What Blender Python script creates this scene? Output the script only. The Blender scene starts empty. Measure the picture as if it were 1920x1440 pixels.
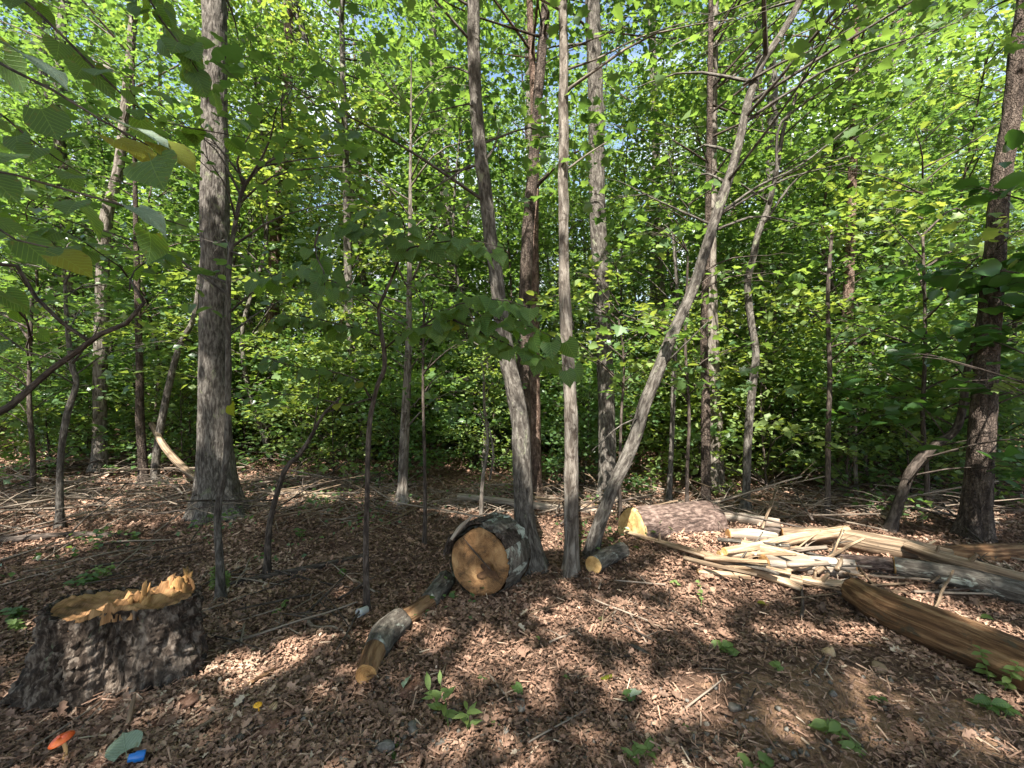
import bpy, math, random
import numpy as np
from mathutils import Vector, Matrix

# ------------------------------------------------------------------ camera, sky, sun, exposure
sc = bpy.context.scene
COL = sc.collection
H = 1.6            # eye height (m)
F = 805.0          # focal length in photo pixels (1920 wide)
cd = bpy.data.cameras.new("camera"); cam = bpy.data.objects.new("camera", cd); COL.objects.link(cam)
cam.location = (0, 0, H); cam.rotation_euler = (math.radians(90), 0, 0)
cd.sensor_width = 36; cd.lens = F / 1920 * 36; cd.clip_start = 0.02; cd.clip_end = 2000
sc.camera = cam

SUN_EL, SUN_AZ = math.radians(54), math.radians(-168)      # azimuth from +Y, clockwise positive
S = np.array([math.sin(SUN_AZ) * math.cos(SUN_EL), math.cos(SUN_AZ) * math.cos(SUN_EL), math.sin(SUN_EL)])
w = bpy.data.worlds.new("World"); sc.world = w; w.use_nodes = True
nt = w.node_tree; nt.nodes.clear()
out = nt.nodes.new("ShaderNodeOutputWorld"); bg = nt.nodes.new("ShaderNodeBackground")
sky = nt.nodes.new("ShaderNodeTexSky"); sky.sky_type = 'NISHITA'; sky.sun_disc = False
sky.sun_elevation = SUN_EL; sky.sun_rotation = SUN_AZ; sky.dust_density = 1.5; sky.air_density = 1.2
tc = nt.nodes.new("ShaderNodeTexCoord"); mp = nt.nodes.new("ShaderNodeMapping"); mp.inputs['Scale'].default_value = (1, 1, 2.2)
nz = nt.nodes.new("ShaderNodeTexNoise"); nz.inputs['Scale'].default_value = 1.7; nz.inputs['Detail'].default_value = 6; nz.inputs['Roughness'].default_value = .55
rp = nt.nodes.new("ShaderNodeValToRGB"); rp.color_ramp.elements[0].position = .50; rp.color_ramp.elements[1].position = .72
mx = nt.nodes.new("ShaderNodeMix"); mx.data_type = 'RGBA'
L = nt.links.new
L(tc.outputs['Generated'], mp.inputs['Vector']); L(mp.outputs[0], nz.inputs['Vector']); L(nz.outputs['Fac'], rp.inputs[0])
L(rp.outputs[0], mx.inputs[0]); L(sky.outputs[0], mx.inputs[6]); mx.inputs[7].default_value = (7, 7.2, 7.6, 1)
L(mx.outputs[2], bg.inputs[0]); bg.inputs[1].default_value = 0.09; L(bg.outputs[0], out.inputs[0])

sd = bpy.data.lights.new("sun", 'SUN'); sd.energy = 5.0; sd.angle = math.radians(0.53); sd.color = (1, .95, .87)
sun = bpy.data.objects.new("sun", sd); COL.objects.link(sun)
sun.rotation_euler = Vector(S).to_track_quat('Z', 'Y').to_euler(); sun.location = (-5, -20, 30)

sc.view_settings.view_transform = 'Standard'; sc.view_settings.look = 'None'
sc.view_settings.exposure = 2.0; sc.view_settings.gamma = 1; sc.view_settings.use_curve_mapping = False
sc.render.engine = 'CYCLES'; cy = sc.cycles
cy.max_bounces = 6; cy.diffuse_bounces = 4; cy.glossy_bounces = 2; cy.transmission_bounces = 4; cy.transparent_max_bounces = 4
cy.caustics_reflective = False; cy.caustics_refractive = False; cy.use_denoising = True
cy.sample_clamp_indirect = 6
try: cy.denoiser = 'OPENIMAGEDENOISE'
except Exception: pass

# ------------------------------------------------------------------ numeric helpers
R = np.random.default_rng(11)
_lat = np.random.default_rng(5).random((32, 32, 32))
def vnoise(p):                                    # smooth value noise, 0..1
    p = np.asarray(p, float); i = np.floor(p).astype(int); f = p - i; f = f * f * (3 - 2 * f)
    def g(a, b, c): return _lat[(i[..., 0] + a) % 32, (i[..., 1] + b) % 32, (i[..., 2] + c) % 32]
    x, y, z = f[..., 0], f[..., 1], f[..., 2]
    c00 = g(0,0,0)*(1-x)+g(1,0,0)*x; c10 = g(0,1,0)*(1-x)+g(1,1,0)*x
    c01 = g(0,0,1)*(1-x)+g(1,0,1)*x; c11 = g(0,1,1)*(1-x)+g(1,1,1)*x
    return (c00*(1-y)+c10*y)*(1-z)+(c01*(1-y)+c11*y)*z
def n2(x, y, s, o=0.): return vnoise(np.stack([x*s+o, y*s-o, np.full_like(x*1., o)], -1)) - .5
def gz(x, y):
    x = np.asarray(x, float); y = np.asarray(y, float); x, y = np.broadcast_arrays(x, y)
    near = np.exp(-((x)**2 + (y-4)**2) / 300)
    z = n2(x, y, .35, 3.3)*.22*near + n2(x, y, 1.1, 7.1)*.10*near + n2(x, y, 3.3, 1.7)*.07*near + n2(x, y, 9, 4.2)*.04*near
    d = np.hypot(x, y)
    z = z + n2(x, y, .06, 9.)*.8*np.clip((d-9)/20, 0, 1) - .05*np.clip(d-30, 0, 1e9)*np.clip((d-30)/40, 0, 1)*.5
    return z
def gzf(x, y): return float(gz(np.array([x]), np.array([y]))[0])
def P(px, py, Y): return np.array([(px-960)/F*Y, Y, H + (720-py)/F*Y])
def G(px, py):                                   # where the ray through a pixel meets the ground
    Y = H*F/(py-720)
    for _ in range(12):
        X = (px-960)/F*Y; z = gzf(X, Y); Y = .5*Y + .5*(H-z)*F/(py-720)
    return np.array([(px-960)/F*Y, Y, gzf((px-960)/F*Y, Y)])

# ------------------------------------------------------------------ mesh helpers
def mesh_np(name, V, faces, mat, attrs=None, smooth=False, fattr=None):
    """faces: list of (F,k) index arrays"""
    me = bpy.data.meshes.new(name); V = np.asarray(V, np.float32)
    me.vertices.add(len(V)); me.vertices.foreach_set("co", V.ravel())
    loops = np.concatenate([f.ravel() for f in faces]).astype(np.int32)
    cnt = np.concatenate([np.full(len(f), f.shape[1]) for f in faces]).astype(np.int32)
    st = np.concatenate([[0], np.cumsum(cnt)[:-1]]).astype(np.int32)
    me.loops.add(len(loops)); me.loops.foreach_set("vertex_index", loops)
    me.polygons.add(len(cnt)); me.polygons.foreach_set("loop_start", st)
    if smooth: me.polygons.foreach_set("use_smooth", np.ones(len(cnt), bool))
    for k, a in (attrs or {}).items():
        at = me.attributes.new(k, 'FLOAT_VECTOR', 'POINT'); at.data.foreach_set("vector", np.asarray(a, np.float32).ravel())
    if fattr is not None:
        at = me.attributes.new("v", 'FLOAT', 'FACE'); at.data.foreach_set("value", np.asarray(fattr, np.float32))
    me.update(calc_edges=True); me.validate()
    if isinstance(mat, (list, tuple)):
        for m in mat: me.materials.append(m)
    else: me.materials.append(mat)
    return me
def put(name, me, parent=None, loc=None, rot=None, scale=None):
    o = bpy.data.objects.new(name, me); COL.objects.link(o)
    if parent is not None: o.parent = parent
    if loc is not None: o.location = loc
    if rot is not None: o.rotation_euler = rot
    if scale is not None: o.scale = scale if hasattr(scale, '__len__') else (scale,)*3
    return o
def tag(o, label=None, cat=None, group=None, kind=None):
    if label: o["label"] = label
    if cat: o["category"] = cat
    if group: o["group"] = group
    if kind: o["kind"] = kind
    return o
def thing(name, loc, label, cat, group=None):
    o = bpy.data.objects.new(name, None); COL.objects.link(o); o.location = loc; o.empty_display_size = .1
    return tag(o, label, cat, group)
def copy_thing(root, loc, rz, sc_, label, group):
    r = root.copy(); COL.objects.link(r); r.location = loc; r.rotation_euler = (0, 0, rz); r.scale = (sc_,)*3
    r["label"] = label; r["group"] = group
    for ch in root.children:
        c = ch.copy(); COL.objects.link(c); c.parent = r
    return r

def catmull(pts, n):
    pts = np.asarray(pts, float); m = len(pts)
    if m < 3:
        t = np.linspace(0, 1, n)[:, None]; return pts[0]*(1-t)+pts[-1]*t
    d = np.concatenate([[0], np.cumsum(np.linalg.norm(np.diff(pts[:, :3], axis=0), axis=1))]); d /= d[-1]
    e = np.vstack([2*pts[0]-pts[1], pts, 2*pts[-1]-pts[-2]]); out = []
    for t in np.linspace(0, 1, n):
        k = min(np.searchsorted(d, t, side='right')-1, m-2); u = (t-d[k])/max(d[k+1]-d[k], 1e-9)
        a, b, c, q = e[k], e[k+1], e[k+2], e[k+3]
        out.append(.5*((2*b)+(-a+c)*u+(2*a-5*b+4*c-q)*u*u+(-a+3*b-3*c+q)*u**3))
    return np.array(out)
def tube_arrays(C, rad, seg, rough=0., flare=0., seed=0., ridge=0., cap=True, nlobes=5):
    """C (n,3) centre line, rad (n). returns V, faces, bk attribute"""
    C = np.asarray(C, float); rad = np.asarray(rad, float); n = len(C)
    T = np.gradient(C, axis=0); T /= np.linalg.norm(T, axis=1)[:, None]+1e-12
    ref = np.array([1., 0, 0]) if abs(T[0, 0]) < .8 else np.array([0, 1., 0])
    A = np.zeros_like(C); a = ref - T[0]*ref.dot(T[0]); a /= np.linalg.norm(a)
    for i in range(n):
        a = a - T[i]*a.dot(T[i]); a /= np.linalg.norm(a)+1e-12; A[i] = a
    B = np.cross(T, A); th = np.linspace(0, 2*np.pi, seg, endpoint=False)
    ln = np.concatenate([[0], np.cumsum(np.linalg.norm(np.diff(C, axis=0), axis=1))])
    rm = rad.mean(); r = np.repeat(rad[:, None], seg, 1)
    ct, st = np.cos(th)[None], np.sin(th)[None]; LN = np.repeat(ln[:, None], seg, 1)
    if rough:
        q = np.stack([np.repeat(ct, n, 0)*1.3+seed, np.repeat(st, n, 0)*1.3+seed*2, LN*1.6], -1)
        r = r*(1+rough*2*(vnoise(q)-.5)); q2 = q*np.array([2.5, 2.5, 3]); r = r*(1+rough*(vnoise(q2)-.5))
    if ridge:
        q = np.stack([np.repeat(ct, n, 0)*rm*38+seed, np.repeat(st, n, 0)*rm*38, LN*4.5], -1)
        v = np.abs(vnoise(q)*2-1); r = r + ridge*(v-.5)
    if flare:
        r = r*(1+flare*np.exp(-LN/(rad[0]*1.1+.04))*(1+.45*np.cos(nlobes*th+seed)[None]+.3*np.cos(2*th+seed*3)[None]))
    V = C[:, None]+A[:, None]*(ct*r)[..., None]+B[:, None]*(st*r)[..., None]
    bk = np.stack([np.repeat(ct, n, 0)*r, np.repeat(st, n, 0)*r, LN], -1)
    V = V.reshape(-1, 3); bk = bk.reshape(-1, 3)
    i = np.arange(n-1)[:, None]*seg; j = np.arange(seg)[None]; j2 = (j+1) % seg
    Q = np.stack([i+j, i+j2, i+seg+j2, i+seg+j], -1).reshape(-1, 4); faces = [Q]
    if cap:
        V = np.vstack([V, C[:1], C[-1:]]); bk = np.vstack([bk, [[0, 0, 0]], [[0, 0, ln[-1]]]]); k = n*seg; jj = np.arange(seg)
        faces.append(np.stack([np.full(seg, k), (jj+1) % seg, jj], -1)); e = (n-1)*seg
        faces.append(np.stack([np.full(seg, k+1), e+jj, e+(jj+1) % seg], -1))
    return V, faces, bk
def join_arrays(parts):
    Vs, Bs, Q, T3, off = [], [], [], [], 0
    for V, fs, bk in parts:
        Vs.append(V); Bs.append(bk)
        for f in fs: (Q if f.shape[1] == 4 else T3).append(f+off)
        off += len(V)
    fs = ([np.concatenate(Q)] if Q else []) + ([np.concatenate(T3)] if T3 else [])
    return np.vstack(Vs), fs, np.vstack(Bs)
def tube_obj(name, pts, rad, mat, parent=None, seg=8, n=None, base=None, smooth=True, **kw):
    pts = np.asarray(pts, float); pr = np.hstack([pts, np.asarray(rad, float)[:, None]])
    ln = np.linalg.norm(np.diff(pts, axis=0), axis=1).sum()
    if n is None: n = max(6, int(ln/.15))
    c = catmull(pr, n); C = c[:, :3]-(base if base is not None else 0); rr = np.maximum(c[:, 3], .0012)
    V, f, bk = tube_arrays(C, rr, seg, **kw)
    return put(name, mesh_np(name, V, f, mat, {"bk": bk}, smooth), parent)

# ------------------------------------------------------------------ materials
def newmat(name):
    m = bpy.data.materials.new(name); m.use_nodes = True; t = m.node_tree; b = t.nodes['Principled BSDF']
    b.inputs['Roughness'].default_value = .85; b.inputs['Specular IOR Level'].default_value = .2
    return m, t, b
def N(t, ty, **kw):
    n = t.nodes.new(ty)
    for k, v in kw.items():
        if k in n.inputs: n.inputs[k].default_value = v
        else: setattr(n, k, v)
    return n
def ramp(t, src, stops):
    r = t.nodes.new("ShaderNodeValToRGB"); e = r.color_ramp.elements
    while len(e) < len(stops): e.new(.5)
    for k, (p, c) in enumerate(stops): e[k].position = p; e[k].color = (*c, 1)
    t.links.new(src, r.inputs[0]); return r.outputs[0]
def mixc(t, f, a, b, mode='MIX'):
    m = t.nodes.new("ShaderNodeMix"); m.data_type = 'RGBA'; m.blend_type = mode
    for s, v in ((0, f), (6, a), (7, b)):
        if hasattr(v, 'links'): t.links.new(v, m.inputs[s])
        else: m.inputs[s].default_value = v if s == 0 else (*v, 1)
    return m.outputs[2]
def coords(t, src='bk', scale=(1, 1, 1)):
    if src == 'bk': a = N(t, "ShaderNodeAttribute", attribute_name='bk'); o = a.outputs['Vector']
    else: a = N(t, "ShaderNodeTexCoord"); o = a.outputs['Object']
    m = N(t, "ShaderNodeMapping"); m.inputs['Scale'].default_value = scale; t.links.new(o, m.inputs[0]); return m.outputs[0]
def noise(t, vec, s, d=5, r=.6, dist=0.):
    n = N(t, "ShaderNodeTexNoise", Scale=s, Detail=d, Roughness=r, Distortion=dist); t.links.new(vec, n.inputs['Vector']); return n.outputs['Fac']
def bump(t, b, h, st, dist=.01, prev=None):
    n = N(t, "ShaderNodeBump", Strength=st, Distance=dist); t.links.new(h, n.inputs['Height'])
    if prev is not None: t.links.new(prev, n.inputs['Normal'])
    t.links.new(n.outputs[0], b.inputs['Normal']); return n.outputs[0]

def bark_mat(name, dark, mid, light, lichen=None, lich_amt=.6, furrow=26, stretch=.16, bst=1., flake=False):
    m, t, b = newmat(name)
    v = coords(t, 'bk', (1, 1, stretch)); big = coords(t, 'bk', (1, 1, .6))
    f1 = noise(t, v, furrow, 6, .62, .4); f2 = noise(t, big, 3.2, 4, .6)
    c = ramp(t, f1, [(.39, dark), (.5, mid), (.61, light)])
    c = mixc(t, .35, c, ramp(t, f2, [(.3, dark), (.55, mid), (.75, light)]))
    if lichen is not None:
        lf = noise(t, big, 7.5, 6, .7, .6); k = ramp(t, lf, [(lich_amt-.03, (0, 0, 0)), (lich_amt+.05, (1, 1, 1))])
        c = mixc(t, k, c, lichen)
    t.links.new(c, b.inputs['Base Color'])
    h = f1
    if flake:
        vo = N(t, "ShaderNodeTexVoronoi", feature='DISTANCE_TO_EDGE', Scale=44.)
        wn = N(t, "ShaderNodeTexNoise", Scale=14., Detail=4.); cv = coords(t, 'bk', (1, 1, .5)); t.links.new(cv, wn.inputs['Vector']); av = N(t, "ShaderNodeVectorMath", operation='MULTIPLY_ADD')
        t.links.new(wn.outputs['Color'], av.inputs[0]); av.inputs[1].default_value = (.09, .09, .09); t.links.new(cv, av.inputs[2]); t.links.new(av.outputs[0], vo.inputs['Vector'])
        vr = ramp(t, vo.outputs['Distance'], [(.0, (0, 0, 0)), (.22, (1, 1, 1))])
        c2 = mixc(t, vr, mixc(t, .55, tuple(x*.6 for x in dark), c), c); t.links.new(c2, b.inputs['Base Color'])
        p = bump(t, b, vr, .8, .015); bump(t, b, h, bst, .02, p)
    else: bump(t, b, h, bst, .035)
    return m
M = {}
M['bark_oak'] = bark_mat('grey_furrowed_bark', (.025, .020, .016), (.105, .092, .078), (.235, .213, .185), (.17, .18, .11), .62, 42, .26, 1.)
M['bark_maple'] = bark_mat('grey_brown_bark', (.026, .020, .016), (.098, .086, .072), (.21, .19, .163), (.22, .23, .15), .63, 36, .3, 1.)
M['bark_pale'] = bark_mat('pale_grey_bark', (.045, .036, .028), (.165, .14, .115), (.29, .26, .22), (.055, .042, .032), .56, 30, .2, 1.)
M['bark_dark'] = bark_mat('dark_brown_bark', (.025, .018, .014), (.085, .062, .048), (.19, .15, .12), (.23, .25, .19), .70, 26, .25, 1., True)
M['bark_pine'] = bark_mat('reddish_plated_bark', (.045, .028, .02), (.17, .11, .08), (.33, .24, .19), None, .6, 20, .4, 1., True)
M['bark_twig'] = bark_mat('dark_twig_bark', (.02, .015, .012), (.065, .05, .04), (.15, .12, .10), (.26, .29, .22), .68, 40, .3, .5)
M['bark_dead'] = bark_mat('weathered_grey_wood', (.10, .075, .055), (.27, .215, .165), (.47, .40, .33), (.36, .40, .31), .68, 24, .06, .6)
M['bark_lichen'] = bark_mat('lichen_covered_bark', (.035, .028, .022), (.09, .078, .064), (.19, .17, .14), (.36, .38, .32), .57, 28, .35, .9)
M['bark_log'] = bark_mat('purplish_brown_log_bark', (.03, .02, .016), (.12, .08, .065), (.27, .20, .165), None, .6, 34, .4, 1.)
M['bark_stump'] = bark_mat('scaly_stump_bark', (.010, .007, .005), (.060, .043, .032), (.25, .205, .165), (.17, .19, .12), .66, 30, .5, 1.)
M['wood_pale'] = bark_mat('peeled_pale_wood', (.11, .068, .040), (.36, .25, .155), (.54, .42, .30), (.16, .11, .08), .64, 30, .05, .8)
M['wood_orange'] = bark_mat('orange_brown_bare_wood', (.04, .02, .010), (.17, .088, .042), (.34, .21, .11), (.07, .055, .035), .60, 30, .11, 1.)
M['wood_grey'] = bark_mat('weathered_tan_wood', (.055, .037, .024), (.20, .14, .09), (.38, .29, .20), (.12, .09, .065), .60, 32, .05, .9)

def cut_mat(name, a, b_, c_):
    m, t, b = newmat(name); v = coords(t, 'bk', (1, 1, 1))
    sx = N(t, "ShaderNodeSeparateXYZ"); t.links.new(v, sx.inputs[0])
    cb = N(t, "ShaderNodeCombineXYZ"); t.links.new(sx.outputs[0], cb.inputs[0]); t.links.new(sx.outputs[1], cb.inputs[1])
    wv = N(t, "ShaderNodeTexWave", wave_type='RINGS', rings_direction='Z', Scale=28., Distortion=5., Detail=3.); wv.inputs['Detail Scale'].default_value = .5
    t.links.new(cb.outputs[0], wv.inputs['Vector'])
    n1 = noise(t, cb.outputs[0], 8, 6, .65, .5); n3 = noise(t, cb.outputs[0], 90, 4, .7)
    c = ramp(t, n1, [(.38, a), (.5, b_), (.64, c_)]); c = mixc(t, .13, c, ramp(t, wv.outputs['Fac'], [(.2, a), (.8, c_)]))
    c = mixc(t, .22, c, ramp(t, n3, [(.3, a), (.7, c_)]))
    t.links.new(c, b.inputs['Base Color']); p = bump(t, b, n1, .6, .03); bump(t, b, n3, .5, .006, p); return m
M['cut_orange'] = cut_mat('sawn_orange_wood', (.16, .07, .022), (.40, .21, .075), (.56, .35, .15))
M['cut_pale'] = cut_mat('sawn_yellow_wood', (.30, .16, .05), (.55, .34, .13), (.66, .46, .22))
M['cut_rotten'] = cut_mat('half_rotten_sawn_wood', (.035, .018, .010), (.24, .12, .05), (.44, .26, .12))
M['cut_brown'] = cut_mat('rotten_brown_wood', (.018, .010, .007), (.075, .038, .020), (.20, .11, .055))

def leaf_mat(name, cols, tr, trans=.42, rough=.5, spec=.35, vein=False):
    m, t, b = newmat(name); b.inputs['Roughness'].default_value = rough; b.inputs['Specular IOR Level'].default_value = spec
    a = N(t, "ShaderNodeAttribute", attribute_name='v'); oi = N(t, "ShaderNodeObjectInfo")
    ad = N(t, "ShaderNodeMath", operation='MULTIPLY_ADD'); t.links.new(oi.outputs['Random'], ad.inputs[0]); ad.inputs[1].default_value = .35; t.links.new(a.outputs['Fac'], ad.inputs[2])
    fr = N(t, "ShaderNodeMath", operation='FRACT'); t.links.new(ad.outputs[0], fr.inputs[0])
    k = len(cols); c = ramp(t, fr.outputs[0], [(i/(k-1), col) for i, col in enumerate(cols)])
    if vein:
        o = coords(t, 'obj'); n = noise(t, o, 30, 4, .6); c = mixc(t, .35, c, ramp(t, n, [(.3, tuple(x*.6 for x in cols[0])), (.7, cols[-1])]))
        sx = N(t, "ShaderNodeSeparateXYZ"); t.links.new(o, sx.inputs[0]); ab = N(t, "ShaderNodeMath", operation='ABSOLUTE'); t.links.new(sx.outputs[0], ab.inputs[0])
        m1 = N(t, "ShaderNodeMath", operation='MULTIPLY_ADD'); t.links.new(ab.outputs[0], m1.inputs[0]); m1.inputs[1].default_value = -.9; t.links.new(sx.outputs[1], m1.inputs[2])
        m2 = N(t, "ShaderNodeMath", operation='PINGPONG'); t.links.new(m1.outputs[0], m2.inputs[0]); m2.inputs[1].default_value = .075
        mn = N(t, "ShaderNodeMath", operation='MINIMUM'); t.links.new(m2.outputs[0], mn.inputs[0]); t.links.new(ab.outputs[0], mn.inputs[1])
        vn = ramp(t, mn.outputs[0], [(.004, (1, 1, 1)), (.016, (0, 0, 0))]); c = mixc(t, mixc(t, .55, (0, 0, 0), vn), c, tuple(min(1, x*1.7+.05) for x in cols[-1]))
        n5 = noise(t, o, 5, 3, .5); c = mixc(t, ramp(t, n5, [(.62, (0, 0, 0)), (.68, (.5, .5, .5))]), c, (.16, .13, .03))
        p = bump(t, b, n, .5, .01); bump(t, b, vn, .6, .01, p)
    t.links.new(c, b.inputs['Base Color'])
    tl = N(t, "ShaderNodeBsdfTranslucent"); t.links.new(mixc(t, 1., c, tr, 'MULTIPLY'), tl.inputs[0])
    ms = N(t, "ShaderNodeMixShader"); ms.inputs[0].default_value = trans
    t.links.new(b.outputs[0], ms.inputs[1]); t.links.new(tl.outputs[0], ms.inputs[2])
    t.links.new(ms.outputs[0], t.nodes['Material Output'].inputs[0]); return m
GREENS = [(.045, .095, .038), (.085, .16, .060), (.06, .12, .048), (.125, .21, .075), (.075, .14, .055), (.165, .245, .09)]
M['leaf'] = leaf_mat('maple_leaf_green', GREENS, (2.1, 1.95, .75), .48, .36, .6)
M['leaf_dark'] = leaf_mat('dark_leaf_green', [(.030, .080, .022), (.05, .12, .03), (.038, .095, .025), (.065, .145, .035)], (2.3, 2.1, 1.), .35, .4, .5)
M['leaf_bright'] = leaf_mat('bright_leaf_green', [(.13, .205, .06), (.18, .255, .08), (.15, .22, .07), (.23, .30, .10)], (1.9, 1.7, .7), .45)
M['leaf_heart'] = leaf_mat('heart_leaf_green', [(.055, .125, .032), (.085, .175, .038), (.065, .14, .035), (.11, .20, .04)], (2.5, 2.1, .7), .5, .38, .6, True)
M['leaf_yellow'] = leaf_mat('yellowing_leaf', [(.22, .26, .03), (.34, .33, .03), (.16, .24, .03)], (1.8, 1.5, .6), .5, .5, .4, True)
M['leaf_silver'] = leaf_mat('pale_leaf_underside', [(.24, .31, .22), (.30, .36, .28), (.20, .28, .18)], (1., 1.1, .7), .25, .6, .3, True)
def plain(name, cols, s=20, bst=.4, rough=.85, spec=.2, obj='obj', stops=None):
    m, t, b = newmat(name); b.inputs['Roughness'].default_value = rough; b.inputs['Specular IOR Level'].default_value = spec
    f = noise(t, coords(t, obj), s, 6, .65); k = len(cols)
    t.links.new(ramp(t, f, [(.3+.4*i/(k-1), c) for i, c in enumerate(cols)]), b.inputs['Base Color']); bump(t, b, f, bst, .008); return m
M['stone'] = plain('grey_stone', [(.06, .052, .044), (.14, .125, .105), (.27, .245, .21)], 25)
M['stone_tan'] = plain('tan_stone', [(.26, .16, .08), (.46, .32, .18), (.58, .44, .28)], 18)
M['barkchip'] = plain('red_brown_bark_slab', [(.04, .02, .014), (.13, .068, .045), (.26, .155, .11)], 30, .8)
M['cup'] = plain('white_paper', [(.60, .60, .58), (.72, .72, .70)], 12, .1, .5)
M['blue'] = plain('blue_plastic', [(.01, .10, .38), (.02, .20, .55)], 10, .1, .3, .5)
M['orange_cap'] = plain('orange_mushroom_skin', [(.50, .06, .012), (.62, .10, .02), (.66, .18, .05)], 14, .2, .4, .4)
M['yellow_cap'] = plain('yellow_mushroom_skin', [(.60, .28, .02), (.75, .42, .05)], 20, .2, .5)
M['stem_cream'] = plain('mushroom_stem_skin', [(.55, .30, .12), (.68, .44, .20)], 30, .2)

# dead leaves: colour per leaf
def litter_mat():
    m, t, b = newmat('dead_leaf_brown'); b.inputs['Roughness'].default_value = .7; b.inputs['Specular IOR Level'].default_value = .25
    a = N(t, "ShaderNodeAttribute", attribute_name='v')
    c = ramp(t, a.outputs['Fac'], [(0, (.035, .022, .016)), (.18, (.085, .05, .034)), (.38, (.18, .10, .068)), (.58, (.32, .19, .13)), (.78, (.44, .28, .195)), (.92, (.54, .38, .27)), (1, (.56, .46, .34))])
    n = noise(t, coords(t, 'obj'), 45, 3, .6); c = mixc(t, .3, c, ramp(t, n, [(.3, (.05, .03, .02)), (.7, (.42, .27, .18))]))
    t.links.new(c, b.inputs['Base Color']); return m
M['litter'] = litter_mat()
def ground_mat():
    m, t, b = newmat('forest_floor_soil'); v = coords(t, 'obj')
    n1 = noise(t, v, 1.1, 5, .6); n2_ = noise(t, v, 14, 8, .7, .3); n3 = noise(t, v, 70, 6, .7)
    c = ramp(t, n2_, [(.3, (.035, .02, .013)), (.5, (.13, .075, .05)), (.68, (.27, .165, .11))])
    c = mixc(t, .45, c, ramp(t, n3, [(.32, (.03, .018, .012)), (.5, (.16, .09, .06)), (.68, (.36, .24, .17))]))
    k = ramp(t, n1, [(.45, (0, 0, 0)), (.6, (.7, .7, .7))]); c = mixc(t, k, c, mixc(t, .5, c, (.16, .10, .065)))
    ds = N(t, "ShaderNodeVectorMath", operation='DISTANCE'); mp_ = N(t, "ShaderNodeMapping"); mp_.inputs['Scale'].default_value = (.75, 1.3, 0); t.links.new(v, mp_.inputs[0]); t.links.new(mp_.outputs[0], ds.inputs[0]); ds.inputs[1].default_value = (1.62*.75, 2.0*1.3, 0)
    w_ = N(t, "ShaderNodeMath", operation='MULTIPLY_ADD'); t.links.new(noise(t, v, 5, 5, .6), w_.inputs[0]); w_.inputs[1].default_value = 1.1; t.links.new(ds.outputs['Value'], w_.inputs[2])
    c = mixc(t, ramp(t, w_.outputs[0], [(.95, (1, 1, 1)), (1.0, (0, 0, 0))]), c, mixc(t, .55, ramp(t, n3, [(.35, (.17, .10, .06)), (.65, (.46, .30, .19))]), (.37, .22, .13)))
    t.links.new(c, b.inputs['Base Color']); p = bump(t, b, n2_, .9, .05); bump(t, b, n3, .9, .015, p); return m
M['ground'] = ground_mat()

# ------------------------------------------------------------------ ground sheet
def axis(n, near, far):
    t = np.linspace(-1, 1, n); k = math.asinh(far/near); return near*np.sinh(k*t)
gx = axis(420, 3.0, 420.); gy = axis(420, 3.0, 420.)+3.2
X, Y_ = np.meshgrid(gx, gy); Z = gz(X, Y_)
i = np.arange(419)[:, None]*420; j = np.arange(419)[None]
Q = np.stack([i+j, i+j+1, i+420+j+1, i+420+j], -1).reshape(-1, 4)
tag(put("ground", mesh_np("ground", np.stack([X, Y_, Z], -1).reshape(-1, 3), [Q], M['ground'], None, True)), "leaf strewn forest floor of reddish brown soil", None, None, "structure")

# ------------------------------------------------------------------ leaf templates
def fold(outline_half, z=.0):
    """outline_half: points from base to tip on +x side, mirrored. returns verts, faces list"""
    base = np.array([0, 0, 0.]); tip = np.array([0, 1., -z])
    hp = [np.array([x, y, zz]) for x, y, zz in outline_half]
    V = [base, tip]+hp+[p*np.array([-1, 1, 1]) for p in hp]; k = len(hp)
    return np.array(V), [np.array([[0]+list(range(2, 2+k))+[1]]), np.array([[0, 1]+list(range(2+2*k-1, 2+k-1, -1))])]
T_DIA = fold([(.36, .45, .10)], .05)
T_OVAL = fold([(.26, .22, .06), (.33, .5, .09), (.20, .8, .05)], .1)
T_MAPLE = fold([(.12, .10, .02), (.50, .12, .06), (.38, .30, .06), (.62, .55, .08), (.30, .58, .05), (.22, .78, .04)], .08)
T_LANCE = fold([(.12, .25, .03), (.15, .5, .05), (.08, .8, .0)], .12)
T_OAK = fold([(.06, .1, .03), (.25, .2, .14), (.14, .35, .06), (.36, .5, .2), (.18, .62, .1), (.24, .85, .16)], -.10)
T_CURL = fold([(.20, .12, .08), (.15, .32, .2), (.28, .52, .26), (.12, .7, .16), (.13, .9, .10)], -.16)
def frames(n, up, jit, rng, yaw=None):
    """rotation matrices with local z about `up` jittered"""
    z = np.tile(np.asarray(up, float), (n, 1)) if np.ndim(up) == 1 else np.array(up, float)
    z = z + rng.normal(0, jit, (n, 3)); z /= np.linalg.norm(z, axis=1)[:, None]
    a = rng.uniform(0, 2*np.pi, n) if yaw is None else yaw
    y = np.stack([np.cos(a), np.sin(a), np.zeros(n)], -1); y = y - z*(y*z).sum(1)[:, None]; y /= np.linalg.norm(y, axis=1)[:, None]+1e-9
    x = np.cross(y, z); return np.stack([x, y, z], -1)
def scatter(tpl, pos, rot, size, col):
    V, fs = tpl; k = len(V)
    W = np.einsum('nij,kj->nki', rot, V)*np.asarray(size)[:, None, None]+pos[:, None]
    n = len(pos); faces = []; fa = []
    for f in fs:
        faces.append((f[None]+np.arange(n)[:, None, None]*k).reshape(-1, f.shape[1])); fa.append(np.repeat(col, len(f)))
    return W.reshape(-1, 3), faces, np.concatenate(fa)
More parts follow.
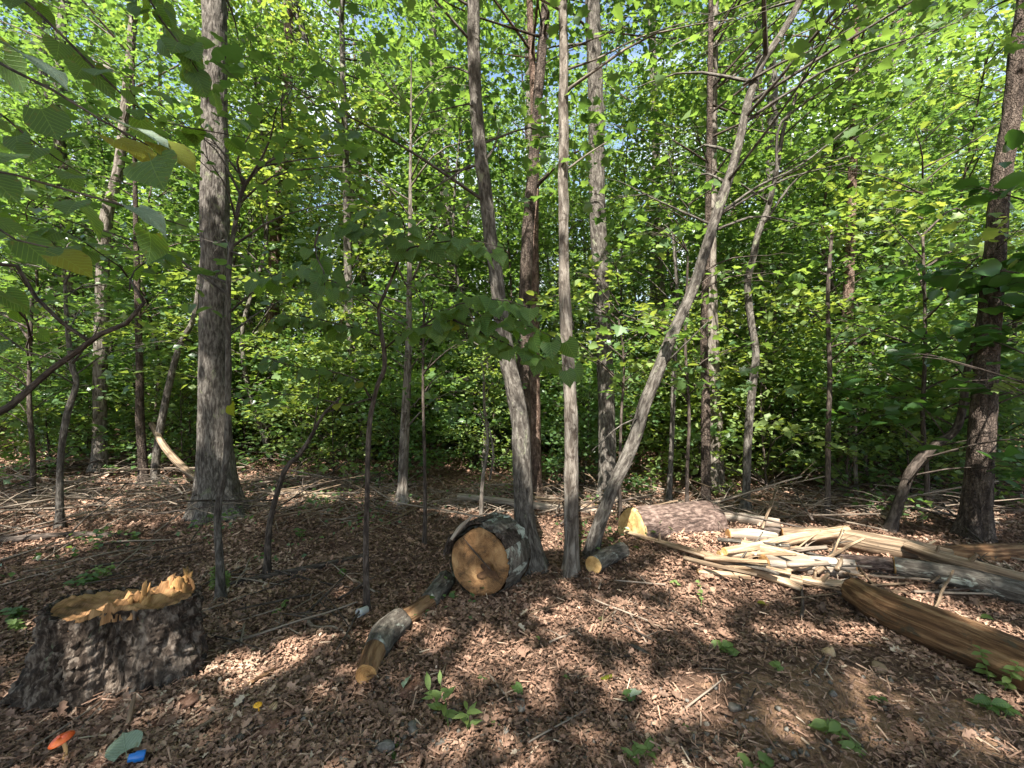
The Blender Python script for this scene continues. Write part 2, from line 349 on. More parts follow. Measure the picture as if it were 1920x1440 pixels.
def join_leaves(lst):
    Vs, by, off = [], {}, 0
    for V, fs, fa in lst:
        c = 0
        for f in fs:
            by.setdefault(f.shape[1], []).append((f+off, fa[c:c+len(f)])); c += len(f)
        Vs.append(V); off += len(V)
    faces, fa = [], []
    for k, l in by.items(): faces.append(np.concatenate([a for a, _ in l])); fa.append(np.concatenate([b for _, b in l]))
    return np.vstack(Vs), faces, np.concatenate(fa)
def leaf_mesh(name, lst, mat):
    V, f, fa = join_leaves(lst); return mesh_np(name, V, f, mat, None, False, fa)

# ------------------------------------------------------------------ sun patches: where the photo's ground is lit, gaps are cut into the crowns above
PATCH = [(930,1225,140,45),(1230,1290,120,42),(1180,1150,150,28),(1340,1090,110,45),(1420,1050,130,40),(1560,1190,110,24),(1650,1290,110,22),(450,1250,90,32),
         (590,1205,60,28),(360,1330,110,22),(1470,1345,80,30),(1780,1390,120,30),(740,1190,50,30),(170,1400,120,22),(620,935,170,10),(340,905,120,9),(880,965,90,9),
         (1740,965,140,12),(1020,1000,60,18),(1560,1010,180,22),(1270,985,60,20),(1000,1400,130,18),(1830,1200,60,20),(1760,1140,50,18),(640,1100,40,12),(60,1300,50,20),(1330,1200,60,20),(1880,1320,60,30)]
PP = []
for a, b_, ra, rb in PATCH:
    c = G(a, b_); e = G(a+ra, b_); f_ = G(a, b_-rb); h_ = G(a, b_+rb); PP.append((c[0], c[1], (e[0]-c[0])*1.18, (f_[1]-h_[1])/2*1.2))
PP = np.array(PP)
LIT3 = [(P(*a), r) for a, r in [((215,1150,2.4),.26),((350,1120,2.5),.12),((1700,1140,3.2),.22),((1600,1040,4.0),.35),((1830,1220,2.8),.14),((1190,990,4.3),.2),((990,840,3.7),.24),((1343,830,6.5),.5),((1338,620,6.5),.4),((1905,70,4.4),.8),((1885,330,4.4),.25),((190,600,7.9),.6),((150,1250,2.1),.17),((215,1260,2.1),.12),((1057,180,3.6),.3),((1070,860,3.6),.25),
        ((878,1040,3.1),.10),((915,1085,3.1),.06),((1002,760,6.3),.3),((405,760,5.2),.25),((400,330,5.2),.4),((1160,620,4.5),.35),((1300,540,4.8),.6),((900,465,2.35),.12),((950,580,2.6),.10),((255,265,.93),.10),((1180,860,3.95),.2),((1700,400,5.2),.9),((60,700,6.2),.5),((1117,450,5.7),.3),((1500,480,8.5),1.6),((700,560,8.5),1.3),((1740,560,7.5),1.5),((260,520,9),1.4),((1080,600,8.),1.2),((470,700,8.5),1.),((1350,250,8),1.2),((850,250,8),1.2),((1650,760,7.5),1.1),((1250,740,8),1.),((900,760,8),.9)]]
def lit(pos):                       # does the shadow of these points fall inside a sun patch?
    q = pos[:, :2]-S[None, :2]*(pos[:, 2]/S[2])[:, None]
    m = np.zeros(len(pos), bool)
    for cx, cy_, a, b_ in PP: m |= ((q[:, 0]-cx)/a)**2+((q[:, 1]-cy_)/b_)**2 < 1
    for T, r in LIT3:
        d = pos-T; al = d@S; m |= (np.linalg.norm(d-al[:, None]*S, axis=1) < r) & (al > .6)
    return m

# ------------------------------------------------------------------ crowns
def crown(rng, ns, z0, z1, rf, per, leaf=.10, tpl=T_DIA, sprayR=.6, axis_=lambda z: np.zeros(2), sub=4, tilt=.45, up=.25, inner=.3, offset=None, carve=False):
    L_, B_ = [], []
    for s in range(ns):
        h = z0+(z1-z0)*((s+rng.random())/ns); az = rng.uniform(0, 2*np.pi)
        reach = rf((h-z0)/(z1-z0))*rng.uniform(inner, 1.)
        c = np.array([math.cos(az)*reach, math.sin(az)*reach, h]); a0 = max(.1, h-reach*up-rng.uniform(.05, .3)); ax = axis_(a0)
        p0 = np.array([ax[0], ax[1], a0]); c[:2] += axis_(h); mid = (p0+c)/2+np.array([0, 0, reach*.07])+rng.normal(0, .05, 3)*reach
        cc = catmull(np.array([p0, mid, c]), 6); r0 = .006+.008*reach
        B_.append(tube_arrays(cc, np.linspace(r0, .003, 6), 4, cap=False))
        d = np.array([math.cos(az), math.sin(az), 0]); sd_ = np.array([-d[1], d[0], 0]); RR = sprayR*rng.uniform(.7, 1.3); n = int(per*rng.uniform(.6, 1.3)*(RR/sprayR)**1.3)
        for q in range(sub):
            an = az+rng.uniform(-1.3, 1.3); e = c+np.array([math.cos(an), math.sin(an), rng.uniform(-.25, .2)])*RR*rng.uniform(.5, .95)
            st = p0+(c-p0)*rng.uniform(.55, 1); B_.append(tube_arrays(np.array([st, (st+e)/2+[0, 0, .03], e]), [.0035, .0025, .0015], 3, cap=False))
        rr = np.sqrt(rng.random(n))*RR; t = rng.uniform(0, 2*np.pi, n)
        off = (np.cos(t)*rr*1.2)[:, None]*d+(np.sin(t)*rr)[:, None]*sd_; slope = rng.uniform(-.3, .25)
        off[:, 2] = -.22*rr**2/RR+rng.normal(0, .07, n)*RR/.6+slope*np.cos(t)*rr
        pos = c+off; yaw = az+rng.normal(0, .9, n)
        col = np.clip(rng.normal(rng.uniform(.25, .75), .16, n), 0, 1)
        if carve:
            keep = ~(lit(pos+offset) & (rng.random(n) > .02)); pos, yaw, col = pos[keep], yaw[keep], col[keep]
        n = len(pos)
        if n: L_.append(scatter(tpl, pos, frames(n, (0, 0, 1), tilt, rng, yaw), leaf*rng.uniform(.45, 1.38, n), col))
    return L_, B_
def twig_mesh(name, B_, mat): V, f, bk = join_arrays(B_); return mesh_np(name, V, f, mat, {"bk": bk}, True)

# ------------------------------------------------------------------ traced trees close to the clearing
def traced(pts, Y, lean=0., top=None, bend=.0, toff=.03):
    """pixel trace (px,py,width px) -> world centre line and radii at depth Y; continues above the frame up to height top"""
    out = []
    for k, (a, b_, wd) in enumerate(pts):
        y = Y; p = P(a, b_, y)
        if k == 0: p[2] = gzf(p[0], p[1])-toff
        y2 = Y+lean*max(0, p[2]); p = P(a, b_, y2) if k else p
        out.append(np.append(p, wd/2/F*y2))
    out = np.array(out)
    if top:
        d = out[-1]-out[-2]; d[3] = 0; d /= np.linalg.norm(d[:3])
        n = 4; z0 = out[-1, 2]; r0 = out[-1, 3]
        for k in range(1, n+1):
            st = (top-z0)/n; d[:2] *= .8; q = out[-1].copy(); q[:3] += d[:3]/max(d[2], .3)*st; q[3] = r0*(1-.8*k/n); out = np.vstack([out, q])
    return out
CROWN_TRIS = 0
def key_tree(name, label, pts, Y, bark, cat="tree", seg=18, rough=.07, ridge=.0, flare=.5, top=None, lean=0., cr=None, leafmat='leaf', branches=(), seed=0, group=None, ring=.07):
    tr = traced(pts, Y, lean, top); base = tr[0, :3].copy(); base[2] += .03
    root = thing(name, base, label, cat, group); ln = np.linalg.norm(np.diff(tr[:, :3], axis=0), axis=1).sum()
    tube_obj("trunk", tr[:, :3], tr[:, 3], M[bark], root, seg, int(ln/ring), base, rough=rough, ridge=ridge, flare=flare, seed=seed*1.7+.3)
    for bp in branches:                                     # each bough: pixel trace with its own depth
        q = np.array([P(a, b_, yy) for a, b_, yy, _ in bp]); r = np.array([wd/2/F*yy for _, _, yy, wd in bp])
        tube_obj("branch", q, r, M[bark], root, 7, None, base, rough=.08)
    if cr:
        rng = np.random.default_rng(100+seed); z = tr[:, 2]-base[2]
        ax = lambda h: np.array([np.interp(h, z, tr[:, 0]-base[0]), np.interp(h, z, tr[:, 1]-base[1])])
        Lv, Bv = crown(rng, cr['ns'], cr['z0'], cr['z1'], cr.get('rf', lambda t: cr['r']*(1-.45*abs(2*t-.7))), cr['per'], cr.get('leaf', .11), cr.get('tpl', T_DIA), cr.get('spray', .6), ax, 3, carve=True, offset=base, up=cr.get('up', .25), inner=cr.get('inner', .3))
        tag(put("crown", leaf_mesh("crown", Lv, M[leafmat]), root), kind="stuff")
        tag(put("twigs", twig_mesh("twigs", Bv, M[bark]), root), kind="stuff")
    return root
C_HI = dict(ns=34, z0=6.5, z1=13, r=3.0, per=95, leaf=.12)
key_tree("oak_tree", "thickest grey furrowed trunk at the left of the clearing, with a flared root base", [(410,968,66),(408,930,62),(404,860,56),(403,780,54),(403,640,51),(404,500,48),(403,330,45),(402,180,43),(402,60,41),(401,0,40)], 5.2, 'bark_oak', seg=56, rough=.05, ridge=.016, flare=.62, top=15, cr=C_HI, seed=1, ring=.03)
key_tree("forest_tree", "grey lichen spotted trunk leaning left, just behind the big rotten log round", [(1000,1068,50),(995,1030,42),(983,960,37),(977,813,35),(968,747,33),(953,680,31),(942,613,28),(930,513,27),(918,433,26),(907,333,25),(896,233,24),(889,117,24),(888,0,23)], 3.75, 'bark_maple', seg=48, rough=.05, ridge=.010, flare=.35, top=13, seed=2, ring=.025,
  cr=dict(ns=30, z0=3.6, z1=12.5, r=2.3, per=70, leaf=.10, tpl=T_MAPLE), branches=[[(905,305,3.75,5),(925,280,3.8,4),(936,240,3.9,2)],[(893,310,3.75,5),(840,322,3.9,4),(790,300,4.1,2)],[(880,310,3.75,5),(850,330,3.6,4),(800,360,3.5,2)],[(897,205,3.75,4),(880,195,3.7,3),(790,215,3.6,2)]])
key_tree("forest_tree", "straight pale patchy trunk standing between the leaning grey trunk and the slanting tree", [(1069,1085,34),(1071,1040,29),(1072,947,27),(1070,780,26),(1067,713,25),(1063,647,24),(1060,580,23),(1057,480,20),(1056,300,19),(1057,100,18),(1055,0,18)], 3.6, 'bark_pale', seg=40, rough=.08, ridge=.009, flare=.35, top=12, seed=3, ring=.025,
  cr=dict(ns=24, z0=4.0, z1=11.5, r=2.1, per=70, leaf=.10, tpl=T_MAPLE), branches=[[(1064,130,3.6,5),(1120,110,3.7,4),(1200,70,3.9,3),(1290,40,4.1,1.5)],[(1060,320,3.6,4),(1100,290,3.7,3),(1140,265,3.8,2)]])
key_tree("forest_tree", "dark upright trunk crossing behind the leaning grey trunk, reaching the top of the wood", [(984,900,26),(983,800,25),(982,713,24),(984,560,24),(990,433,22),(998,333,21),(1005,233,19),(1011,150,18),(1024,0,17)], 5.7, 'bark_dark', seg=28, ridge=.008, top=16, cr=C_HI, seed=4,
  branches=[[(1005,350,5.7,8),(1040,315,5.6,6),(1080,285,5.4,4),(1130,260,5.2,2)]])
key_tree("pine_tree", "reddish sunlit trunk hidden partly behind the leaning grey trunk", [(1006,938,24),(1005,900,22),(1003,800,21),(1002,680,20),(1002,520,18),(1002,433,16),(1003,300,14),(1000,167,13),(997,100,13),(993,0,12)], 6.3, 'bark_pine', seg=28, ridge=.008, top=17, cr=C_HI, seed=5)
key_tree("forest_tree", "broad straight grey trunk between the pale patchy trunk and the foot of the slanting tree", [(1141,946,40),(1140,900,33),(1138,800,32),(1136,713,31),(1129,580,31),(1121,420,30),(1118,333,30),(1117,167,29),(1112,50,28),(1111,0,28)], 5.75, 'bark_maple', seg=36, ridge=.01, flare=.4, top=16, cr=C_HI, seed=6)
key_tree("slanting_tree", "long slender curved tree slanting up to the right from beside the log rounds", [(1108,1050,32),(1113,1015,27),(1130,965,26),(1150,913,25),(1187,830,25),(1207,763,24),(1233,697,24),(1267,613,22),(1300,540,21),(1323,467,19),(1350,383,18),(1377,300,16),(1393,233,15),(1410,167,15),(1430,117,14),(1467,60,13),(1500,0,12)], 3.95, 'bark_maple', seg=32, rough=.08, ridge=.009, flare=.3, top=9, seed=7, ring=.03,
  cr=dict(ns=26, z0=3.4, z1=8.6, r=2.2, per=70, leaf=.10, tpl=T_MAPLE), branches=[[(1393,160,3.95,6),(1460,120,3.8,5),(1520,95,3.6,3),(1600,50,3.5,1.5)],[(1350,400,3.95,5),(1420,350,4.0,4),(1500,310,4.1,3),(1590,240,4.2,1.5)],[(1345,430,3.95,5),(1420,405,4.1,4),(1500,420,4.2,2)],[(1240,690,3.95,4),(1290,640,3.7,3),(1330,600,3.6,1.5)],[(1205,780,3.95,4),(1160,800,3.8,2.5),(1110,845,3.6,1.2)]])
key_tree("forest_tree", "dark straight trunk in front of a sunlit pale one, right of the slanting tree", [(1325,946,20),(1323,900,17),(1323,747,15),(1320,647,14),(1322,547,13),(1326,470,12),(1330,300,10),(1332,100,9)], 5.6, 'bark_dark', top=11, cr=dict(ns=26, z0=4.6, z1=10.5, r=2.0, per=90, leaf=.11), seed=8)
key_tree("forest_tree", "sunlit pale trunk just behind a dark one, right of the slanting tree", [(1345,938,32),(1343,913,27),(1340,780,26),(1335,647,24),(1332,513,22),(1334,300,20),(1337,0,18)], 6.5, 'bark_pale', seg=28, ridge=.006, top=17, cr=C_HI, seed=9)
key_tree("forest_tree", "slim wavy grey trunk forking high up, beyond the middle of the log pile", [(1397,955,18),(1399,925,14),(1403,813,14),(1412,713,14),(1417,663,13),(1407,597,13),(1402,530,12),(1413,480,12),(1423,433,11),(1440,390,10),(1458,310,8),(1470,240,7),(1500,160,5)], 5.5, 'bark_maple', top=9, cr=dict(ns=24, z0=4.2, z1=9, r=2.0, per=80, leaf=.10, tpl=T_MAPLE), seed=10,
  branches=[[(1440,390,5.5,8),(1455,330,5.4,6),(1460,240,5.3,5),(1500,200,5.2,4),(1600,130,5,2)],[(1425,430,5.5,5),(1500,330,5.3,4),(1600,290,5.1,2)]])
key_tree("forest_tree", "tall dark trunk at the far right edge, leaning outward and sunlit near its top", [(1826,1012,50),(1828,985,46),(1831,947,41),(1837,860,38),(1843,780,37),(1853,647,34),(1863,513,32),(1867,467,31),(1877,333,29),(1897,217,27),(1908,100,25),(1922,0,23)], 4.35, 'bark_dark', seg=44, ridge=.012, flare=.3, top=14, cr=dict(ns=30, z0=6, z1=13, r=2.6, per=90, leaf=.12), seed=11, ring=.03)
key_tree("leaning_tree", "dark bent trunk leaning right, below the large glossy leaves beside the far right trunk", [(1665,1003,20),(1676,970,17),(1690,930,17),(1710,880,16),(1747,840,15),(1793,803,13),(1807,747,11),(1813,697,10),(1830,630,9),(1845,540,7)], 4.6, 'bark_twig', seg=16, cr=dict(ns=18, z0=.8, z1=2.8, r=1.1, per=30, leaf=.17, tpl=T_OVAL, spray=.45), leafmat='leaf_dark', seed=12)
key_tree("sapling", "very thin dark sapling rising from behind the middle of the log pile", [(1549,978,11),(1552,930,9),(1553,800,9),(1556,700,8),(1552,560,7),(1560,430,5)], 5.1, 'bark_twig', seg=10, cr=dict(ns=10, z0=1.5, z1=3.6, r=.9, per=60, leaf=.09, spray=.45), seed=13)
key_tree("forest_tree", "mottled brown trunk behind the log pile, its top lost in leaves", [(1577,945,26),(1580,880,20),(1585,780,19),(1588,640,18),(1590,570,17),(1596,400,15)], 6.8, 'bark_pine', top=15, cr=C_HI, seed=14)
key_tree("sapling", "thin straight grey sapling just right of the slanting tree", [(1254,950,13),(1256,900,10),(1260,813,9),(1263,713,9),(1267,647,8),(1270,560,7),(1262,430,6)], 5.8, 'bark_maple', seg=10, cr=dict(ns=10, z0=2.4, z1=5, r=1., per=60, leaf=.09, spray=.5), seed=15)
key_tree("forest_tree", "pale smooth trunk with its upper half hidden in leaves, left of the log rounds", [(754,952,26),(755,920,18),(757,860,18),(760,790,17),(766,650,13),(768,500,9)], 5.7, 'bark_pale', seg=20, top=6, cr=dict(ns=30, z0=1.5, z1=6, r=1.5, per=70, leaf=.10), seed=16)
key_tree("sapling", "thin dark straight sapling between the small heart leaved tree and the rotten log round", [(796,1010,8),(797,960,7),(796,850,6),(793,720,5),(795,560,4)], 4.3, 'bark_twig', seg=8, cr=dict(ns=7, z0=1.6, z1=2.8, r=.6, per=40, leaf=.08, spray=.35), seed=17)
key_tree("sapling", "thin leaning sapling rising in front of the thickest trunk and arching right", [(414,1108,17),(412,1060,14),(408,960,12),(425,850,10),(428,650,9),(430,500,9),(445,400,8),(458,350,7),(490,312,5),(530,290,3)], 3.3, 'bark_maple', seg=14, rough=.1, cr=dict(ns=12, z0=2.3, z1=3.9, r=1.1, per=42, leaf=.085, tpl=T_OVAL, spray=.5, inner=.4), seed=18,
  branches=[[(458,350,3.3,6),(445,300,3.2,4),(470,250,3.1,2)],[(490,312,3.3,4),(560,300,3.2,3),(640,290,3.1,1.5)],[(432,470,3.3,4),(500,505,3.1,3),(540,560,3.0,1.5)]])
key_tree("sapling", "thin pale sapling with a crooked upper stem", [(112,995,14),(112,930,11),(115,850,10),(125,780,11),(143,720,9),(135,685,9),(125,600,7),(122,520,5)], 4.8, 'bark_maple', seg=12, rough=.08, cr=dict(ns=12, z0=1.7, z1=3.4, r=.9, per=50, leaf=.09, spray=.45), seed=19)
key_tree("dead_sapling", "bare curved stem bending right, between the thickest trunk and the heart leaved tree", [(500,1062,14),(503,1010,11),(510,960,10),(535,880,9),(555,860,8),(578,828,7),(608,775,5),(640,745,3)], 3.75, 'bark_twig', "dead sapling", seg=10, rough=.12,
  branches=[[(578,828,3.75,4),(590,800,3.7,3),(600,700,3.6,1.5)],[(608,775,3.75,3),(650,760,3.8,1.5)]], seed=20)
key_tree("forest_tree", "sunlit trunk in the left of the wood, behind the bare dark branch", [(185,885,26),(187,840,22),(188,700,21),(190,620,22),(192,560,22),(198,420,19),(222,320,17),(235,200,15)], 7.9, 'bark_pale', seg=20, ridge=.006, top=16, cr=C_HI, seed=21)
key_tree("forest_tree", "short dark post like trunk beside a slim one, left of the thickest trunk", [(270,902,18),(268,870,15),(262,780,14),(262,700,12),(258,560,10)], 7.0, 'bark_dark', seg=14, top=8, cr=dict(ns=16, z0=2.8, z1=8, r=1.6, per=90, leaf=.1), seed=22)
key_tree("forest_tree", "slim dark tree curving right at its top, left of the thickest trunk", [(290,900,16),(294,850,13),(305,780,12),(322,700,11),(340,640,10),(362,600,9),(375,520,8)], 7.1, 'bark_maple', seg=12, top=9, cr=dict(ns=16, z0=3.2, z1=8.6, r=1.6, per=90, leaf=.1), seed=23)
key_tree("forest_tree", "high grey trunk seen above the small heart leaved tree, base lost in shrubs", [(702,925,20),(690,850,16),(660,650,15),(652,480,14),(650,350,13),(645,200,11)], 8.6, 'bark_maple', seg=14, top=17, cr=C_HI, seed=24)
key_tree("forest_tree", "thin forked white barked stem before the bushes, left of the leaning grey trunk", [(902,962,8),(905,900,7),(915,830,6),(908,760,5),(907,700,4)], 5.3, 'bark_pale', seg=8, branches=[[(918,900,5.3,4),(925,850,5.3,4),(915,790,5.3,3)]], cr=dict(ns=7, z0=1.2, z1=2.6, r=.6, per=50, leaf=.09, spray=.4), seed=25)
key_tree("forest_tree", "leaning trunk seen against blue sky above the arching sapling", [(700,880,16),(690,600,14),(640,250,12),(617,177,11),(590,110,10),(550,17,8)], 10.5, 'bark_maple', seg=12, top=15, cr=C_HI, seed=26)
key_tree("sapling", "thin white stem at the right edge of the log pile, before sunlit bushes", [(1608,965,8),(1606,920,7),(1603,850,7),(1607,760,6),(1640,660,5)], 6.0, 'bark_pale', seg=8, cr=dict(ns=6, z0=1.6, z1=3, r=.7, per=50, leaf=.09, spray=.4), seed=27)

key_tree("sapling", "slight sapling with light green oval leaf sprays right of the pale patchy trunk", [(1165,965,8),(1162,900,6),(1165,780,5),(1170,680,4),(1160,600,3)], 4.6, 'bark_twig', seg=8, cr=dict(ns=13, z0=1.7, z1=2.9, r=1.0, per=34, leaf=.085, tpl=T_OVAL, spray=.38), leafmat='leaf_bright', seed=30)
key_tree("sapling", "slight maple sapling with pale sprays between the slanting tree and dark straight trunk", [(1290,975,9),(1288,900,7),(1292,780,6),(1285,640,5),(1290,480,4)], 4.9, 'bark_twig', seg=8, cr=dict(ns=18, z0=1.5, z1=3.9, r=1.3, per=46, leaf=.095, tpl=T_MAPLE, spray=.5), seed=31)
key_tree("sapling", "leafy maple sapling in the right of the wood beside the bent leaning trunk", [(1735,985,10),(1738,900,8),(1730,780,7),(1735,640,6),(1730,440,4)], 5.2, 'bark_twig', seg=8, cr=dict(ns=24, z0=1.6, z1=5., r=1.6, per=55, leaf=.10, tpl=T_MAPLE, spray=.55), leafmat='leaf_bright', seed=32)
key_tree("sapling", "leafy maple sapling behind the crooked dark branches at the far left", [(60,930,9),(62,860,8),(55,740,7),(60,560,5)], 6.2, 'bark_twig', seg=8, cr=dict(ns=26, z0=1.3, z1=5., r=1.8, per=60, leaf=.10, tpl=T_MAPLE, spray=.6), seed=33)

key_tree("sapling", "dark broad leaved sapling at the right edge, its leaves overlapping the far right trunk", [(1990,1120,14),(1985,950,12),(1990,780,10),(1975,600,8),(1960,430,6)], 3.5, 'bark_twig', seg=10, cr=dict(ns=20, z0=1.5, z1=3.5, r=1.0, per=24, leaf=.17, tpl=T_OVAL, spray=.40), leafmat='leaf_dark', seed=34)

# ------------------------------------------------------------------ heart-leaved small trees: every leaf is its own part
def heart_verts(seed, droop=.22, fold_=.16):
    rg = np.random.default_rng(seed); rows, V = 9, []
    for i_ in range(rows):
        t = i_/(rows-1); wd = .56*math.sin(math.pi*min(1, (t*.86+.14)))**.62*(1-t**3.2)
        for u in (-1, -.55, 0, .55, 1):
            y = t-.17*u*u*(1-t)**2; z = fold_*abs(u)*wd-droop*t*t+.025*math.sin(t*16+abs(u)*3+seed)*abs(u)+rg.normal(0, .006)
            V.append((u*wd, y, z))
    q = np.array([[a*5+b_, a*5+b_+1, a*5+b_+6, a*5+b_+5] for a in range(rows-1) for b_ in range(4)])
    return np.array(V), [q]
HE = []
for k in range(5):
    V, f = heart_verts(k, .12+.09*k, .10+.05*(k % 3)); HE.append((V, f))
def heart_mesh(k, mat):
    V, f = HE[k]; V2 = np.vstack([V, [[-.012, -.42, .0], [.012, -.42, 0], [.012, .05, 0], [-.012, .05, 0]]]); n = len(V)
    return mesh_np("leaf", V2, [f[0], np.array([[n, n+1, n+2, n+3]])], mat, None, True, np.full(len(f[0])+1, .1+.16*k))
HM = {(k, m): heart_mesh(k, M[m]) for k in range(5) for m in ('leaf_heart', 'leaf_yellow', 'leaf_silver')}
hr = random.Random(4)
def hang_leaf(root, base, p, d, nrm, size, mat='leaf_heart'):
    """leaf at p, blade pointing along d, face normal nrm"""
    y = Vector(d).normalized(); z = Vector(nrm); z = (z-y*z.dot(y)).normalized(); x = y.cross(z)
    m = Matrix((x, y, z)).transposed().to_euler()
    return put("leaf", HM[(hr.randrange(5), mat)], root, Vector(p)-Vector(base), m, size)
def leafy(root, base, path, rad, bark, nleaf, size, toward=.6, seg=6, mats=('leaf_heart',), spread=.10, n=None, start=.15, name="branch", twigs=True):
    q = np.asarray(path, float); tube_obj(name, q, rad, M[bark], root, seg, n, base, rough=.08); c = catmull(q, 60)
    for i_ in range(nleaf):
        t = start+(1-start)*(i_+hr.random()*.8)/nleaf; k = min(59, int(t*59)); a = c[k]; tg = c[min(59, k+1)]-c[max(0, k-1)]; tg /= np.linalg.norm(tg)+1e-9
        side = np.cross(tg, [0, 0, 1]); side /= np.linalg.norm(side)+1e-9; sgn = 1 if i_ % 2 else -1
        d = tg*hr.uniform(.2, .8)+side*sgn*hr.uniform(.3, 1)+np.array([0, 0, hr.uniform(-.9, -.1)])
        pos = a+d/np.linalg.norm(d)*size*.42+np.array([hr.gauss(0, spread*.4), hr.gauss(0, spread*.4), hr.gauss(0, spread*.4)])*.5
        nr = np.array([hr.gauss(0, .45), -toward+hr.gauss(0, .35), .75]); hang_leaf(root, base, pos, d, nr, size*hr.uniform(.65, 1.15), hr.choice(mats))
# the one in the middle
tr = traced([(689,1133,13),(686,1060,12),(686,1000,11),(688,940,10),(690,850,10),(695,780,10),(708,723,9),(720,693,9),(720,657,9),(715,623,8),(710,580,7),(721,552,6),(735,520,5),(747,490,4)], 3.1)
base = tr[0, :3]+[0, 0, .03]
mid = thing("heart_leaved_tree", base, "small thin tree with heart shaped leaves in the middle of the clearing", "tree")
tube_obj("trunk", tr[:, :3], tr[:, 3]*.92, M['bark_twig'], mid, 14, 120, base, rough=.12, flare=.3)
ctr = [([(720,655,3.1),(753,627,3.05),(790,613,2.95),(850,600,2.8),(907,597,2.7),(990,610,2.6),(1050,640,2.5)], 30, .115),
       ([(790,613,2.95),(860,570,2.75),(930,560,2.6),(1000,580,2.5)], 20, .11),
       ([(850,600,2.8),(920,630,2.7),(960,650,2.6),(1070,690,2.5)], 18, .115),
       ([(715,630,3.1),(673,617,3.0),(620,605,2.85),(560,590,2.7),(500,600,2.6)], 24, .10),
       ([(710,580,3.1),(680,550,3.0),(630,530,2.8),(560,510,2.6),(490,520,2.5)], 24, .10),
       ([(697,753,3.1),(680,717,3.05),(640,700,2.9),(560,690,2.75),(480,665,2.6)], 20, .09),
       ([(735,520,3.1),(760,470,2.9),(820,455,2.6),(880,450,2.4),(945,465,2.3)], 22, .11),
       ([(747,490,3.1),(720,440,2.9),(670,420,2.7),(600,425,2.5)], 22, .10),
       ([(747,490,3.1),(760,430,2.9),(745,400,2.7),(700,395,2.5)], 14, .10),
       ([(700,745,3.1),(650,760,3.0),(560,740,2.9),(430,745,2.8)], 14, .08),
       ([(600,425,2.5),(590,470,2.5),(610,520,2.4),(600,570,2.35)], 12, .11)]
for pth, nl, sz in ctr:
    q = [P(a, b_, y) for a, b_, y in pth]; leafy(mid, base, q, np.linspace(.0075, .0018, len(q)), 'bark_twig', int(nl*1.32), sz*.95, .55, 5, ('leaf_heart',)*24+('leaf_yellow',))
# the one hanging in from the left, its trunk outside the picture
bx_, by_ = -3.9, 1.9; base = np.array([bx_, by_, gzf(bx_, by_)])
lt = thing("overhanging_tree", base, "dark crooked tree reaching in from the left edge with big drooping heart leaves", "tree")
tube_obj("trunk", [base-[0, 0, .05], base+[.1, 0, .6], base+[.05, .1, 1.3], base+[.3, .1, 2.1], base+[.35, 0, 3.0]], [.07, .055, .05, .04, .03], M['bark_twig'], lt, 12, 40, base, rough=.1, flare=.4)
tp = [base+[.08, 0, .75], base+[.25, .1, 1.6], base+[.32, .05, 2.4]]
lb = [([tp[0]]+[P(a, b_, y) for a, b_, y in [(0,772,2.4),(60,725,2.5),(100,690,2.5),(150,655,2.5),(185,628,2.5),(240,605,2.5),(262,585,2.5),(270,568,2.5),(262,545,2.5),(243,522,2.5)]], [.035,.02,.017,.017,.016,.015,.013,.011,.010,.008,.006], 0, .1),
      ([tp[1]]+[P(a, b_, y) for a, b_, y in [(0,485,2.4),(30,512,2.4),(60,550,2.45),(110,600,2.5),(165,638,2.5)]], [.02,.012,.011,.011,.011,.011], 0, .1),
      ([P(240,520,2.5),P(225,500,2.4),P(180,470,2.3),P(120,430,2.2),P(40,400,2.1)], [.006,.004,.003,.003,.002], 16, .10),
      ([P(243,545,2.5),P(250,510,2.6),P(290,480,2.7),P(330,470,2.8)], [.005,.004,.003,.002], 10, .10),
      ([tp[1]]+[P(a, b_, y) for a, b_, y in [(-60,520,2.2),(10,560,2.3),(50,600,2.4),(60,640,2.5)]], [.012,.007,.007,.006,.004], 8, .11),
      ([tp[2]]+[P(a, b_, y) for a, b_, y in [(-150,20,1.3),(-40,95,1.05),(40,140,.98),(120,180,.95),(190,225,.93),(250,262,.93),(330,300,.95)]], [.012,.005,.004,.0035,.003,.0025,.002,.0015], 12, .105),
      ([tp[2]]+[P(a, b_, y) for a, b_, y in [(-150,300,1.5),(-30,318,1.2),(60,335,1.15),(150,365,1.15),(230,385,1.15),(300,405,1.2),(350,425,1.25)]], [.012,.004,.0035,.003,.003,.0025,.002,.0015], 15, .095),
      ([tp[2]]+[P(a, b_, y) for a, b_, y in [(-120,-120,2.1),(20,-20,2.0),(110,60,2.0),(200,150,2.0),(290,225,2.1),(390,245,2.3),(480,262,2.5)]], [.014,.008,.007,.006,.005,.004,.003,.002], 38, .105),
      ([P(200,-120,2.2),P(275,-10,2.1),P(310,50,2.0),P(350,100,2.0),P(395,170,2.1)], [.008,.006,.005,.003,.002], 22, .10),
      ([tp[1]]+[P(a, b_, y) for a, b_, y in [(-90,430,1.6),(0,445,1.5),(60,455,1.5),(130,475,1.5),(190,505,1.5)]], [.012,.005,.004,.003,.002,.0015], 10, .10),
      ([tp[0]]+[P(a, b_, y) for a, b_, y in [(-90,560,1.7),(0,640,1.6),(70,665,1.6),(130,680,1.6)]], [.012,.005,.004,.003,.002], 6, .10),
      ([tp[2]]+[P(a, b_, y) for a, b_, y in [(-150,150,2.3),(0,215,2.2),(80,280,2.2),(160,330,2.2)]], [.012,.007,.006,.004,.002], 18, .10)]
